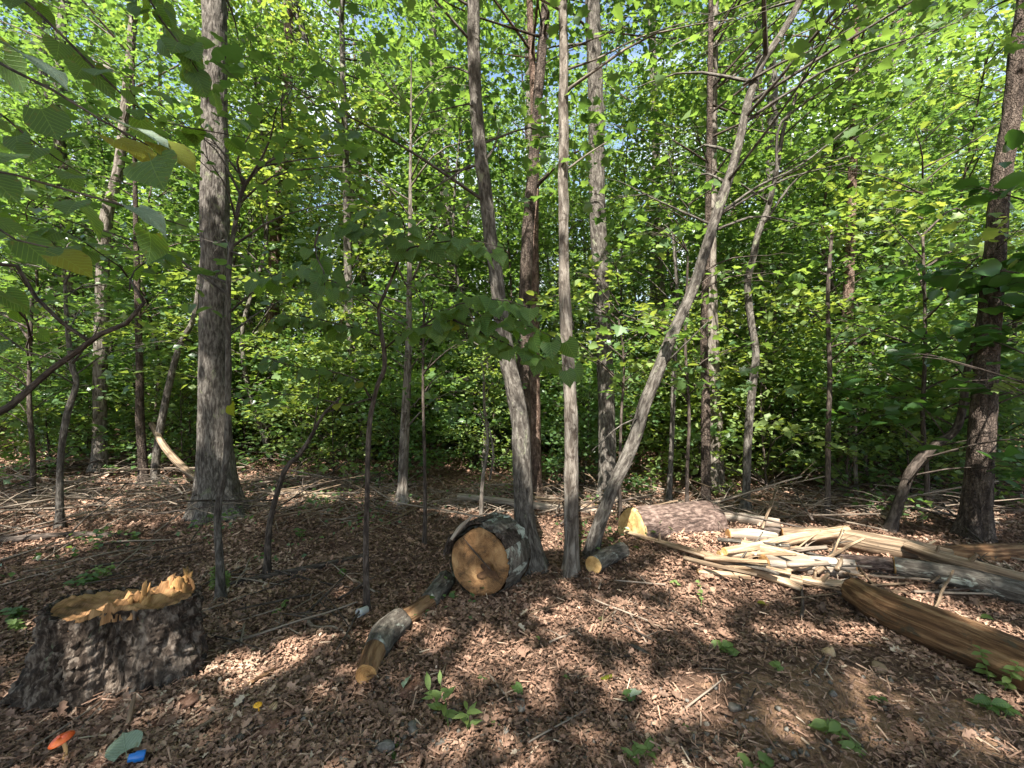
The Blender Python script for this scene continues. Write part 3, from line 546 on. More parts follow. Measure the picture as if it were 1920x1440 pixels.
for k, (pth, rd, nl, sz) in enumerate(lb):
    leafy(lt, base, pth, rd, 'bark_twig', nl, sz, .15 if k in (5, 6) else .5, 7, ('leaf_heart',)*7+(('leaf_yellow',) if k in (5, 6, 9) else ('leaf_heart',)), start=.3 if nl else 0)
for (a, b_, y, sz, d, nr, m) in [(215,262,.93,.105,(.9,.1,-.45),(.1,-.35,.9),'leaf_yellow'),(232,235,.90,.10,(1,.05,-.28),(-.1,-.25,.95),'leaf_silver'),(302,272,.93,.085,(.9,.1,-.5),(.2,-.5,.8),'leaf_yellow'),
        (20,90,.9,.12,(1,.1,-.3),(0,-.2,.95),'leaf_silver'),(110,480,1.4,.11,(.9,.1,-.4),(.1,-.5,.8),'leaf_yellow'),(255,390,1.15,.09,(.9,.1,-.4),(0,-.3,.9),'leaf_silver')]:
    hang_leaf(lt, base, P(a, b_, y), d, nr, sz, m)

# ------------------------------------------------------------------ unseen trees added round the viewpoint to shade the clearing, crowns carved for sun
for k, (x, y, r, zt) in enumerate([(-5.2,-2.6,3.4,12.5),(-1.9,-5.0,3.6,13),(2.2,-3.6,3.2,12),(5.6,-1.8,3.2,12.5),(-2.9,.2,2.4,10.5),(1.0,-8.2,3.5,15),(7.5,1.8,3.,12),(-8.4,1.5,3.2,12)]):
    b0 = np.array([x, y, gzf(x, y)]); rng = np.random.default_rng(300+k)
    rt = thing("unseen_shade_tree", b0, "unseen tall leafy tree added beside the viewpoint to shade the clearing", "tree", "unseen shade trees added around the viewpoint")
    ln = [b0-[0, 0, .05], b0+[.1, .05, 4], b0+[-.05, .15, 8], b0+[.1, .1, zt]]
    tube_obj("trunk", ln, [.19, .15, .11, .03], M['bark_oak'], rt, 14, 50, b0, rough=.06, flare=.5)
    Lv, Bv = crown(rng, 84, 5.5, zt, lambda t, r=r: r*(1-.4*abs(2*t-.8)), 112, .17, T_DIA, .75, lambda h: np.zeros(2), 2, carve=True, offset=b0)
    tag(put("crown", leaf_mesh("crown", Lv, M['leaf']), rt), kind="stuff"); tag(put("twigs", twig_mesh("twigs", Bv, M['bark_twig']), rt), kind="stuff")

# ------------------------------------------------------------------ the wood behind: prototypes, copied one by one
def proto(kind, k):
    rng = np.random.default_rng(500+k+{'tall': 0, 'under': 20, 'bush': 40}[kind]*3); root = bpy.data.objects.new({'tall': 'forest_tree', 'under': 'understorey_tree', 'bush': 'bush'}[kind], None)
    COL.objects.link(root); root["category"] = {'tall': 'tree', 'under': 'young tree', 'bush': 'bush'}[kind]
    if kind == 'tall':
        ht = 19+k; bend = rng.normal(0, .35, (4, 2)); pz = [-.2, 4, 9, 14, ht]; px_ = np.concatenate([[[0, 0]], bend*np.array([.4, .8, 1.2, 1.5])[:, None]])
        pts = [[px_[i_][0], px_[i_][1], pz[i_]] for i_ in range(5)]; rad = [.16, .13, .105, .07, .015]
        ax = lambda h: np.array([np.interp(h, pz, px_[:, 0]), np.interp(h, pz, px_[:, 1])])
        Lv, Bv = crown(rng, 64, 5.0, ht, lambda t: 2.9*(1-.5*abs(2*t-.8)), 105, .13, T_DIA, .75, ax, 2)
        bk = M[['bark_maple', 'bark_dark', 'bark_pale', 'bark_pine', 'bark_maple'][k]]
    elif kind == 'under':
        ht = 6.5+.5*k; bend = rng.normal(0, .25, (3, 2)); pz = [-.1, 2, 4, ht]; px_ = np.concatenate([[[0, 0]], bend])
        pts = [[px_[i_][0], px_[i_][1], pz[i_]] for i_ in range(4)]; rad = [.045, .036, .026, .006]
        ax = lambda h: np.array([np.interp(h, pz, px_[:, 0]), np.interp(h, pz, px_[:, 1])])
        Lv, Bv = crown(rng, 44, .8, ht, lambda t: 1.9*(1-.55*t), 84, .105, [T_DIA, T_MAPLE, T_DIA, T_MAPLE][k % 4] if k < 4 else T_DIA, .55, ax, 2, up=.35)
        bk = M['bark_twig' if k % 2 else 'bark_maple']
    else:
        ht = 2.3+.3*k; pts = [[0, 0, -.05], [.05, .05, ht*.5], [rng.normal(0, .15), rng.normal(0, .15), ht]]; rad = [.015, .011, .003]
        ax = lambda h: np.zeros(2)
        Lv, Bv = crown(rng, 26, .15, ht, lambda t: 1.15*(1-.45*t), 66, .10, T_DIA, .42, ax, 2, up=.5, inner=.15)
        bk = M['bark_twig']
    tube_obj("trunk" if kind != 'bush' else "stem", pts, rad, bk, root, 9 if kind == 'tall' else 6, 30, None, rough=.07, flare=.5)
    tag(put("crown", leaf_mesh("crown", Lv, M['leaf_bright' if (kind != 'tall' and k == 2) else 'leaf']), root), kind="stuff")
    tag(put("twigs", twig_mesh("twigs", Bv, bk), root), kind="stuff")
    return root
TALL = [proto('tall', k) for k in range(5)]; UND = [proto('under', k) for k in range(5)]; BUSH = [proto('bush', k) for k in range(3)]
used = set()
LM = [(112,"pale crooked sapling"),(262,"short post trunk"),(408,"thickest trunk"),(500,"bare curved stem"),(689,"heart leaved tree"),(754,"pale smooth trunk"),(903,"white forked stem"),(992,"leaning grey trunk"),(1069,"pale patchy trunk"),
      (1141,"broad grey trunk"),(1254,"straight grey sapling"),(1330,"sunlit pale trunk"),(1397,"slim wavy trunk"),(1549,"thin dark sapling"),(1578,"mottled brown trunk"),(1665,"bent leaning trunk"),(1830,"far right trunk")]
def where(px):
    k = min(range(len(LM)), key=lambda i: abs(LM[i][0]-px)); return ("left" if px < LM[k][0] else "right")+" of the "+LM[k][1]
rp_ = random.Random(77); PL = []; LABS = set()
KEYX = []
def fill(protos, n, y0, y1, mind, noun, looks, pxr=(-260, 2180), s0=.8, s1=1.2, ypow=1.):
    c = 0; tries = 0
    while c < n and tries < n*120:
        tries += 1; px = rp_.uniform(*pxr); y = y0+(y1-y0)*rp_.random()**ypow
        yy0 = y0 if callable(y0) is False else y0
        if y < NEAR(px)+ (1.2 if protos is UND else 2.0 if protos is TALL else 0): continue
        if protos is TALL and y < 60 and (1150 < px < 1330 or 240 < px < 390 or 540 < px < 640) and rp_.random() < .6: continue
        if 1440 < px < 1720 and y > 22 and rp_.random() < .55: continue
        x = (px-960)/F*y
        if any((x-a)**2+(y-b_)**2 < max(mind, m2)**2*(1 if y < 15 else .8) for a, b_, m2, kd in PL if kd == noun): continue
        pr = rp_.choice(protos); band = "front" if y < 10 else "middle" if y < 15 else "back" if y < 24 else "depths"
        lab = f"{looks[protos.index(pr)]} {noun} at the wood's {band}, {where(px)}"; grp = {"bush": "bushes of the wood's undergrowth", "young tree": "young trees of the understorey", "forest tree": "forest trees behind the clearing"}[noun]
        if lab in LABS and tries < n*45: continue
        LABS.add(lab); PL.append((x, y, mind, noun))
        s_ = rp_.uniform(s0, s1); loc = (x, y, gzf(x, y)); rz = rp_.uniform(0, 6.28)
        if pr.name not in used and 'label' not in pr:
            used.add(pr.name); pr.location = loc; pr.rotation_euler = (0, 0, rz); pr.scale = (s_,)*3; pr["label"] = lab; pr["group"] = grp
        else: copy_thing(pr, loc, rz, s_, lab, grp)
        c += 1
def NEAR(px): return float(np.interp(px, [-400, 0, 380, 700, 1000, 1300, 1500, 1700, 1900, 2300], [6.9, 7.0, 7.4, 7.3, 6.6, 6.3, 5.9, 5.6, 5.4, 5.2]))
fill(BUSH, 150, 5.8, 17, .6, "bush", ["low leafy", "rounded green", "bright green"], ypow=1.3)
fill(UND, 175, 6.5, 25, 1.1, "young tree", ["grey stemmed", "dark stemmed", "bright leaved", "thin dark", "tallest thin"], ypow=1.1)
fill(TALL, 128, 9, 42, 2.0, "forest tree", ["grey barked", "dark barked", "pale barked", "reddish barked", "tallest grey"], s0=.75, s1=1.15)

# ------------------------------------------------------------------ stump
def stump():
    c = P(240, 1168, 2.36); b0 = np.array([c[0], c[1], gzf(c[0], c[1])-.02]); root = thing("tree_stump", b0, "wide sawn tree stump with scaly bark and a splintered ridge on its orange top", "stump")
    seg, rings = 220, 90; th = np.linspace(0, 2*np.pi, seg, endpoint=False); hgt = .40
    def rad(th, t):
        e = 1/np.sqrt((np.cos(th)/.37)**2+(np.sin(th)/.25)**2); lob = 1+.07*np.cos(3*th+.6)+.05*np.cos(5*th+2)-.10*np.exp(-((th-5.05)/.16)**2)
        fl = 1+.22*(1-t)**2.2*(.5-.5*np.cos(th-.3))*(1+.4*np.cos(5*th+1.1))+.05*(1-t)**3; return e*lob*fl
    def top(x, y): return hgt-.03*(y/.27)+.015*np.sin(x*14)+.045*np.clip((x-.1)/.3, 0, 1)-.02*np.exp(-((x-.06-.25*y)/.05)**2)
    t = np.linspace(0, 1, rings)[:, None]; r = rad(th[None], t); x = r*np.cos(th)[None]; y = r*np.sin(th)[None]; z = top(x, y)*t
    q = np.stack([np.cos(th)[None]*7+0*t, np.sin(th)[None]*7+0*t, z*6], -1); q2 = np.stack([np.cos(th)[None]*16+0*t, np.sin(th)[None]*16+0*t, z*18], -1); q3 = q2*2.3
    d = .05*(vnoise(q)-.5)+.045*(np.abs(vnoise(q2)*2-1)-.35)+.022*(np.abs(vnoise(q3)*2-1)-.4); x = x+np.cos(th)*d; y = y+np.sin(th)*d
    lip = np.array([[.965], [.93]]); xl, yl = x[-1:]*lip, y[-1:]*lip; zl = np.vstack([z[-1:]-.004, z[-1:]-.03]); x0, y0 = x[-1], y[-1]
    x, y, z = np.vstack([x, xl]), np.vstack([y, yl]), np.vstack([z, zl]); z[rings-1] += .012*(vnoise(q3[-1])-.5)*2; rings += 2
    V = np.stack([x, y, z], -1).reshape(-1, 3); bk = V
    i = np.arange(rings-1)[:, None]*seg; j = np.arange(seg)[None]; j2 = (j+1) % seg
    put("bark", mesh_np("bark", V, [np.stack([i+j, i+j2, i+seg+j2, i+seg+j], -1).reshape(-1, 4)], M['bark_stump'], {"bk": bk}, True), root)
    nr = 40; s = np.linspace(.975, 0, nr)[:, None]; ks = np.ones(31)/31; x1 = np.convolve(np.concatenate([x0[-15:], x0, x0[:15]]), ks, 'valid'); y1 = np.convolve(np.concatenate([y0[-15:], y0, y0[:15]]), ks, 'valid'); x = (x0*.45+x1*.55)[None]*s; y = (y0*.45+y1*.55)[None]*s
    z = top(x, y)-.008+.030*(vnoise(np.stack([x*6, y*40, x*0+2], -1))-.5)*(s > .03)+.014*(vnoise(np.stack([x*40, y*60, x*0+2], -1))-.5)+.07*np.exp(-((x-.12-.3*y)/.07)**2)*vnoise(np.stack([x*50, y*14, x*0+5], -1))
    z[0] = top(x[0], y[0])-.05; z[1] = np.minimum(z[1], top(x[1], y[1])-.004)
    V = np.stack([x, y, z], -1).reshape(-1, 3); i = np.arange(nr-1)[:, None]*seg
    put("cut_top", mesh_np("cut_top", V, [np.stack([i+j, i+j2, i+seg+j2, i+seg+j], -1).reshape(-1, 4)], M['cut_rotten'], {"bk": V*[1, .25, 1]}, True), root)
    rg = random.Random(8)
    for k in range(44):                           # torn splinters standing along the break
        u = rg.uniform(-.12, .19); px_ = .15+.3*u+rg.gauss(0, .035); L_ = rg.uniform(.04, .10)*(1.5 if k in (3, 9, 20) else 1); wd = rg.uniform(.010, .04); zz = hgt+rg.uniform(-.05, .02); a = rg.uniform(0, 3.1)
        ln_ = rg.gauss(.1, .35); ly = rg.gauss(0, .3); dx, dy = math.cos(a)*wd, math.sin(a)*wd; nx, ny = -math.sin(a)*wd*.3, math.cos(a)*wd*.3; o = np.array([px_, u, zz])
        tp_ = o+[L_*ln_, L_*ly, L_]; m_ = o+[L_*ln_*.5, L_*ly*.5, L_*.6]
        Vs = [o+[-dx-nx, -dy-ny, -.03], o+[dx-nx, dy-ny, -.03], o+[dx+nx, dy+ny, -.03], o+[-dx+nx, -dy+ny, -.03], m_+[-dx*.8-nx, -dy*.8-ny, 0], m_+[dx*.5-nx, dy*.5-ny, .1*L_], m_+[dx*.5+nx, dy*.5+ny, .1*L_], m_+[-dx*.8+nx, -dy*.8+ny, 0], tp_]
        put("splinter", mesh_np("splinter", np.array(Vs), [np.array([[0,1,5,4],[1,2,6,5],[2,3,7,6],[3,0,4,7]]), np.array([[4,5,8],[5,6,8],[6,7,8],[7,4,8]])], M['cut_orange' if k % 3 else 'cut_rotten'], {"bk": np.array(Vs)}), root)
stump()

# ------------------------------------------------------------------ logs
def LP(px, py, wd, lift=0., Y=None):          # Y None or < 0: rests on the ground, -Y = pixels of pile beneath it
    if Y is None or Y <= 0: Y = G(px, py+wd*.46-(Y or 0))[1]
    p = P(px, py, Y); return np.append(p+[0, 0, lift], wd/2/F*Y)
def end_cap(C, T, r, seg, mat, parent, base, seed, rough=.04, name="cut_face", hollow=None, scale=(1, 1)):
    T = T/np.linalg.norm(T); a = np.cross(T, [0, 0, 1.]); a /= np.linalg.norm(a); b_ = np.cross(a, T); nr = 16; th = np.linspace(0, 2*np.pi, seg, endpoint=False); s = np.linspace(1, 0, nr)[:, None]
    rr = r*np.where(s > .999, 1.012, s)*(1+rough*2*(vnoise(np.stack([np.cos(th)*1.5+seed, np.sin(th)*1.5, th*0], -1))-.5)[None]); x = rr*np.cos(th); y = rr*np.sin(th)
    z = .045*r+.06*r*(vnoise(np.stack([x/r*4+seed, y/r*4, x*0], -1))-.5)+.03*r*(vnoise(np.stack([x/r*16, y/r*16+seed, x*0], -1))-.5)
    if hollow: z = z-hollow[3]*np.exp(-((x/r-hollow[0])**2+(y/r-hollow[1])**2)/hollow[2]**2)*(.6+.8*vnoise(np.stack([x/r*9, y/r*9, x*0+3], -1)))
    z[0] = -.06*r
    V = C-base+x[..., None]*a*scale[0]+y[..., None]*b_*scale[1]+z[..., None]*T; i = np.arange(nr-1)[:, None]*seg; j = np.arange(seg)[None]; j2 = (j+1) % seg
    return put(name, mesh_np(name, V.reshape(-1, 3), [np.stack([i+j, i+j2, i+seg+j2, i+seg+j], -1).reshape(-1, 4)], M[mat], {"bk": np.stack([x, y, z], -1).reshape(-1, 3)}, True), parent)
def log(name, label, pts, bark, cut, cat="log", seg=28, rough=.07, ridge=.0, capscale=.97, ends=(True, True), seed=1., group=None, step=.05, stubs=(), hollow=None):
    pts = np.array(pts); base = pts[0, :3].copy(); root = thing(name, base, label, cat, group); ln = np.linalg.norm(np.diff(pts[:, :3], axis=0), axis=1).sum(); c = catmull(pts, max(8, int(ln/step)))
    V, f, bk = tube_arrays(c[:, :3]-base, c[:, 3], seg, rough, 0, seed, ridge, cap=not ends[1])
    put("bark" if 'bark' in bark else "bare_wood", mesh_np("bark", V, f, M[bark], {"bk": bk}, True), root)
    for e, (i0, i1) in zip(ends, ((0, 1), (-1, -2))):
        if e: end_cap(c[i0, :3], c[i0, :3]-c[i1, :3], c[i0, 3]*capscale, seg, cut, root, base, seed, hollow=hollow if i0 == 0 else None)
    for t, d, L_, r in stubs:
        k = int(t*(len(c)-1)); p = c[k, :3]; d = np.array(d, float); tube_obj("branch_stub", [p, p+d*L_*.6, p+d*L_], [r, r*.8, r*.55], M[bark], root, 8, 6, base, rough=.1)
    return root
def ray_log(face, far, rpx, Yf, Yb, rb=None):
    a = P(face[0], face[1], Yf); b_ = P(far[0], far[1], Yb); r = rpx/F*Yf; rb = r if rb is None else rb/F*Yb
    return [np.append(a+(b_-a)*t, r+(rb-r)*t) for t in (0, .35, .7, 1)]
# big rotten round, face towards the viewpoint
pt = ray_log((897,1054),(935,1030),63,3.18,3.50,66)
rr_ = log("log_round", "big sawn log round with rotten orange face and dark bark by the leaning trunk", pt, 'bark_lichen', 'cut_brown', "log", 72, .06, .025, .99, (False, True), 3.1, step=.02)
ax_ = pt[0][:3]-pt[-1][:3]; b0 = pt[0][:3]
end_cap(pt[0][:3]+ax_*.02, ax_, pt[0][3]*.96, 72, 'cut_rotten', rr_, b0, 3.1, .09, hollow=(-.35, -.05, .26, .05))
Tn = ax_/np.linalg.norm(ax_); an_ = np.cross(Tn, [0, 0, 1.]); an_ /= np.linalg.norm(an_); bn_ = np.cross(an_, Tn); fc = pt[0][:3]+Tn*.026
end_cap(fc-an_*.10-bn_*.045*(1 if bn_[2] > 0 else -1), ax_, .062, 44, 'cut_brown', rr_, b0, 7.7, .75, name='rotten_core', scale=(1.25, .9))
rg = np.random.default_rng(4); q = [fc-b0+Tn*.006+an_*x_+np.array([0, 0, z_]) for x_, z_ in ((.11, .17), (.05, .115), (.0, .07), (-.06, .02), (-.12, -.03))]
tube_obj("crack", q, [.002, .005, .006, .005, .002], M['bark_twig'], rr_, 5, 14, None, rough=.3)
for k, (an, dz) in enumerate([(2.4, .0), (1.9, .012), (1.3, .02), (.8, .01), (.35, 0), (2.9, .01)]):        # loose slabs of bark on top
    T = ax_/np.linalg.norm(ax_); a = np.cross(T, [0, 0, 1.]); a /= np.linalg.norm(a); bb = np.cross(a, T); rg = np.random.default_rng(k); n = 9; th = np.linspace(an-.28, an+.28, n); L0, L1 = rg.uniform(-.05, .05), -rg.uniform(.2, .34)
    Vs = []
    for s_, rad_ in ((L0, 1.04+dz), (L1, 1.03+dz)):
        for rk in (1, 1.10):
            for q in th: r0 = pt[0][3]*rad_*rk*(1+rg.normal(0, .015)); Vs.append(a*math.cos(q)*r0+bb*math.sin(q)*r0+T*(s_+rg.normal(0, .012)))
    Q = []
    for i_ in range(n-1): Q += [[i_, i_+1, n+i_+1, n+i_], [2*n+i_, 3*n+i_, 3*n+i_+1, 2*n+i_+1], [n+i_, n+i_+1, 3*n+i_+1, 3*n+i_], [i_, 2*n+i_, 2*n+i_+1, i_+1]]
    put("bark_slab", mesh_np("bark_slab", np.array(Vs), [np.array(Q)], M['bark_lichen' if k % 2 else 'bark_dark'], {"bk": np.array(Vs)}), rr_)
tube_obj("bark_strip", [P(846,1012,3.15), P(862,990,3.2), P(886,967,3.25)], [.012,.018,.006], M['bark_dead'], rr_, 6, 12, b0, rough=.2)
# thick log lying right
pt = ray_log((1184,995),(1330,985),43,4.35,4.75,45)
bl = log("log", "thick purplish brown log with a bright yellow sawn face, left of the pile", pt, 'bark_log', 'cut_pale', "log", 64, .05, .014, .96, (True, True), 5.2, step=.025)
b0 = pt[0][:3]; kd = np.array([-.15, -1, .15]); kd /= np.linalg.norm(kd); end_cap(P(1277,990,4.62)+kd*.235, kd, .045, 20, 'cut_pale', bl, b0, 1., name="knot")
log("log", "short lichen patched log with yellow sawn end at the foot of the slanting tree", [LP(1112,1060,34), LP(1135,1045,33), LP(1168,1032,30)], 'bark_lichen', 'cut_pale', seg=28, ridge=.006, seed=2.2, step=.02)
log("log", "crooked half peeled log lying toward the camera from the big rotten round", [LP(686,1266,40), LP(700,1225,44), LP(722,1190,44), LP(745,1167,38)], 'wood_orange', 'cut_orange', seg=28, rough=.07, ridge=.003, seed=4.4, step=.02, ends=(True, False))
rt = bpy.data.objects["log.002"] if "log.002" in bpy.data.objects else None
cr_ = [o for o in bpy.data.objects if o.get("label", "").startswith("crooked half peeled")][0]; b0 = np.array(cr_.location)
q = np.array([LP(704,1222,46), LP(722,1189,50), LP(752,1163,44)]); tube_obj("bark_sleeve", q[:, :3], q[:, 3]*1.03, M['bark_lichen'], cr_, 28, 30, b0, rough=.08, ridge=.008)
q = np.array([LP(745,1167,36), LP(775,1150,32), LP(806,1128,30)]); tube_obj("bare_wood", q[:, :3], q[:, 3], M['wood_orange'], cr_, 20, 20, b0, rough=.1)
q = np.array([LP(803,1130,32), LP(822,1107,34), LP(838,1085,32)]); tube_obj("bark_sleeve", q[:, :3], q[:, 3]*1.05, M['bark_lichen'], cr_, 24, 20, b0, rough=.1, ridge=.006)
# log pile on the right
RL = [
 ("long thick pale peeled log lying across the back of the pile", [(1467,1003,26,0),(1560,1008,36,0),(1660,1025,42,0),(1785,1048,34,0)], 'wood_grey', 'cut_orange', .004, 34),
 ("stubby brown log with bark half gone, at the right end of the pile's back row", [(1758,1036,26,0),(1830,1038,34,0),(1912,1036,34,0)], 'wood_orange', 'cut_brown', .006, 28),
 ("dark barked log with white specks running off the right edge", [(1676,1062,36,0),(1740,1072,38,0),(1830,1090,42,0),(1960,1125,46,0)], 'bark_lichen', 'cut_orange', .003, 34),
 ("grey pole slanting down to the right edge over the dark speckled log", [(1702,1024,20,-26),(1755,1042,22,-26),(1850,1068,24,-26),(1960,1098,24,-26)], 'wood_grey', 'cut_brown', .003, 20),
 ("large orange brown barkless log in the right foreground", [(1603,1108,50,0),(1660,1142,66,0),(1750,1180,78,0),(1850,1222,86,0),(1960,1270,94,0)], 'wood_orange', 'cut_brown', .012, 52),
 ("smooth peeled pole laid on top of the long pale log", [(1358,1034,15,-22),(1430,1024,18,-22),(1500,1008,20,-22),(1588,996,20,-22)], 'wood_pale', 'cut_pale', .0, 18),
 ("short peeled stick under the smooth peeled pole", [(1348,1040,15,-12),(1390,1040,16,-12),(1436,1036,15,-12)], 'wood_pale', 'cut_pale', .0, 16),
 ("long pale tapering branch slanting down the front of the pile", [(1172,997,7,-8),(1240,1017,9,-8),(1330,1043,15,-8),(1420,1070,20,-8),(1502,1104,9,-8)], 'wood_pale', 'cut_pale', .0, 16),
 ("bright peeled stick low at the front left of the pile", [(1308,1072,10,0),(1350,1076,12,0),(1406,1082,13,0)], 'wood_pale', 'cut_pale', .0, 14),
 ("knobbly pale branch touching the tip of the large orange brown log", [(1502,1088,17,-3),(1540,1093,18,-3),(1592,1099,16,-3)], 'wood_pale', 'cut_pale', .0, 16),
 ("thin brown log behind the thick barked log", [(1355,970,20,0),(1400,974,22,0),(1462,983,20,0)], 'bark_dead', 'cut_brown', .004, 20),
 ("brownish log stub between the thick barked log and the long pale log", [(1365,1002,20,0),(1410,1004,24,0),(1455,1009,20,0)], 'bark_dead', 'cut_orange', .004, 20),
 ("dark short log at the left tip of the long pale log", [(1435,994,14,0),(1455,996,18,0),(1480,997,18,0)], 'bark_twig', 'cut_brown', .004, 18),
 ("grey weathered stick inside the pile below the long pale log", [(1555,1068,12,0),(1585,1072,14,0),(1612,1077,12,0)], 'bark_dead', 'cut_brown', .0, 14),
 ("flat tan stick in front of the dark speckled log", [(1680,1078,10,0),(1710,1082,14,0),(1742,1090,10,0)], 'wood_grey', 'cut_orange', .0, 12),
 ("thin pale stick reaching from behind the large orange brown log", [(1630,1100,6,0),(1680,1112,7,0),(1745,1124,5,0)], 'wood_grey', 'cut_orange', .0, 10),
 ("thick weathered log half hidden under the stick jumble", [(1432,1056,32,0),(1520,1060,36,0),(1604,1066,32,0)], 'bark_dead', 'cut_orange', .006, 26),
 ("dull brown log squeezed between the long pale log and dark speckled log", [(1560,1050,26,0),(1650,1058,28,0),(1735,1064,24,0)], 'bark_log', 'cut_brown', .006, 26),
 ("second peeled pole crossing the stick jumble", [(1392,1020,15,-20),(1450,1034,18,-20),(1520,1052,18,-14),(1580,1070,14,-4)], 'wood_pale', 'cut_orange', .0, 16),
 ("short thick peeled billet at the front of the stick jumble", [(1440,1080,24,0),(1470,1086,25,0),(1500,1093,24,0)], 'wood_grey', 'cut_pale', .003, 22),
 ("mossy long fallen log across the back of the clearing's middle", [(860,932,14,0),(940,940,14,0),(1040,952,13,0),(1150,962,9,0)], 'bark_dead', 'cut_orange', .004, 18),
 ("dark rotting fallen log lying at the left edge of the clearing", [(-40,1018,12,0),(60,1008,13,0),(150,1002,11,0),(250,1004,7,0)], 'bark_twig', 'cut_brown', .004, 16),
 ("pale barkless fallen log behind the bare curved stem", [(500,920,12,0),(560,926,13,0),(640,938,10,0)], 'wood_grey', 'cut_orange', .0, 14),
 ("sunlit sloping dead trunk propped beside the thickest trunk", [(284,795,9,7.2),(310,840,12,6.9),(345,878,13,6.6),(378,905,12,6.3)], 'wood_grey', 'cut_orange', .0, 14),
 ("half buried dark log behind the rotten round and arching sapling", [(430,1095,9,0),(520,1078,13,0),(600,1062,13,0),(690,1040,8,0)], 'bark_twig', 'cut_brown', .004, 16),
 ("curved pale dead branch lying beyond the log rounds", [(985,930,9,0),(1060,945,9,0),(1120,953,8,0)], 'wood_grey', 'cut_orange', .0, 12)]
for k, (lab, pts, bk_, ct, rdg, sg) in enumerate(RL):
    log("log" if pts[len(pts)//2][2] > 15 else "fallen_branch", lab, [LP(a, b_, c_, 0, d) for a, b_, c_, d in pts], bk_, ct, "log" if pts[len(pts)//2][2] > 15 else "branch", sg, .09, rdg, seed=k*1.3+.5, step=.04,
        stubs=[(.55, (.1, -.5, .8), .12, .02), (.3, (-.1, -.3, .9), .1, .015)] if k in (3, 7, 9) else ())

# ------------------------------------------------------------------ sticks and brush
tr_ = random.Random(21)
def stick(px, py, L_, ang, r, mat, label, group, tilt=0., forks=0, z0=0., name="stick"):
    g = G(px, py); d = np.array([math.cos(ang), math.sin(ang), tilt]); d /= np.linalg.norm(d); sgn = np.array([-d[1], d[0], 0]); n = 5; C = []
    for i_ in range(n):
        t = i_/(n-1)-.5; p = g+d*L_*t+sgn*tr_.gauss(0, .016)*L_; p[2] = gzf(p[0], p[1])+r+z0+max(0, tilt*L_*(t+.5))+tr_.random()*.02; C.append(p)
    C = np.array(C)
    if z0 or name == "stick":                         # stiff: a straight stick resting on its two ends
        hi = max(C[k][2]-(C[0][2]+(C[-1][2]-C[0][2])*k/(n-1)) for k in range(n)); C[:, 2] = np.linspace(C[0][2], C[-1][2], n)+max(0, hi)*.7
        C[:, :2] = C[0, :2]+(C[-1, :2]-C[0, :2])*np.linspace(0, 1, n)[:, None]+(C[:, :2]-(C[0, :2]+(C[-1, :2]-C[0, :2])*np.linspace(0, 1, n)[:, None]))*.45
    pr = catmull(np.hstack([C, (r*np.linspace(1, .65, n))[:, None]]), 12); parts = [tube_arrays(pr[:, :3]-g, pr[:, 3], 6, rough=.15, seed=tr_.random()*9)]
    for q in range(forks):
        k = tr_.randrange(3, 10); a2 = ang+tr_.choice((-1, 1))*tr_.uniform(.4, 1.1); l2 = L_*tr_.uniform(.2, .5); s0 = pr[k, :3]-g; e = s0+[math.cos(a2)*l2, math.sin(a2)*l2, l2*tr_.uniform(-.05, .6)]
        m_ = (s0+e)/2+[0, 0, l2*.08]; cc = catmull(np.array([s0, m_, e]), 6); parts.append(tube_arrays(cc, np.linspace(pr[k, 3]*.7, .001, 6), 5))
    V, f, bk = join_arrays(parts); return tag(put(name, mesh_np(name, V, f, M[mat], {"bk": bk}, True), None, g), label, "stick" if name == "stick" else "branch", group)
def spread(n, x0, x1, y0, y1, L0, L1, r0, r1, mats, zone, tilt=(0, 0), forks=0, ang=(0, 6.28), zz=0., name="stick"):
    for k in range(n):
        m = tr_.choice(mats); px = tr_.uniform(x0, x1); t = tr_.random(); L_ = L0+(L1-L0)*t; fk = tr_.randint(0, forks)
        adj = "short" if t < .34 else "longest" if t > .85 else "long" if t > .6 else "middling"
        lab = f"{adj} {dict(wood_pale='peeled', wood_grey='tan', bark_dead='grey', bark_twig='dark', bark_lichen='mottled')[m]}{' forked' if fk else ''} {name.replace('_', ' ')} {zone}, {where(px)}"
        stick(px, tr_.uniform(y0, y1), L_, tr_.uniform(*ang), tr_.uniform(r0, r1), m, lab, ("fallen branches " if name != 'stick' else "sticks ")+zone, tr_.uniform(*tilt), fk, tr_.uniform(0, zz), name)
D3 = ['bark_dead', 'wood_grey', 'bark_twig']
spread(34, 1330, 1600, 1040, 1095, .18, .65, .006, .026, ['wood_pale', 'wood_pale', 'bark_dead', 'wood_grey', 'bark_lichen'], "in the log pile", (0, .25), 1, ang=(-1.2, .9), zz=.10)
spread(26, 1500, 1900, 1050, 1150, .2, .8, .006, .014, D3, "by the right logs", (0, .15), 1)
spread(70, -60, 400, 858, 1000, .5, 1.7, .005, .014, ['bark_dead', 'bark_twig', 'bark_dead'], "in the brush heap", (0, .3), 3, zz=.15, name="fallen_branch")
spread(44, 430, 720, 905, 985, .4, 1.5, .005, .014, D3, "behind the curved stem", (0, .3), 3, zz=.1, name="fallen_branch")
spread(30, 720, 1240, 915, 985, .4, 1.6, .006, .016, D3, "at the clearing's back", (0, .25), 3, zz=.06, name="fallen_branch")
spread(34, 1240, 1900, 945, 1000, .4, 1.5, .006, .016, D3, "behind the pile", (0, .3), 3, zz=.15, name="fallen_branch")
spread(24, 400, 700, 1080, 1220, .2, .8, .004, .011, ['bark_dead', 'bark_twig'], "right of the stump", (0, .15), 2)
spread(22, 30, 420, 1000, 1100, .2, .9, .004, .010, ['bark_dead', 'bark_twig'], "behind the stump", (0, .1), 1)
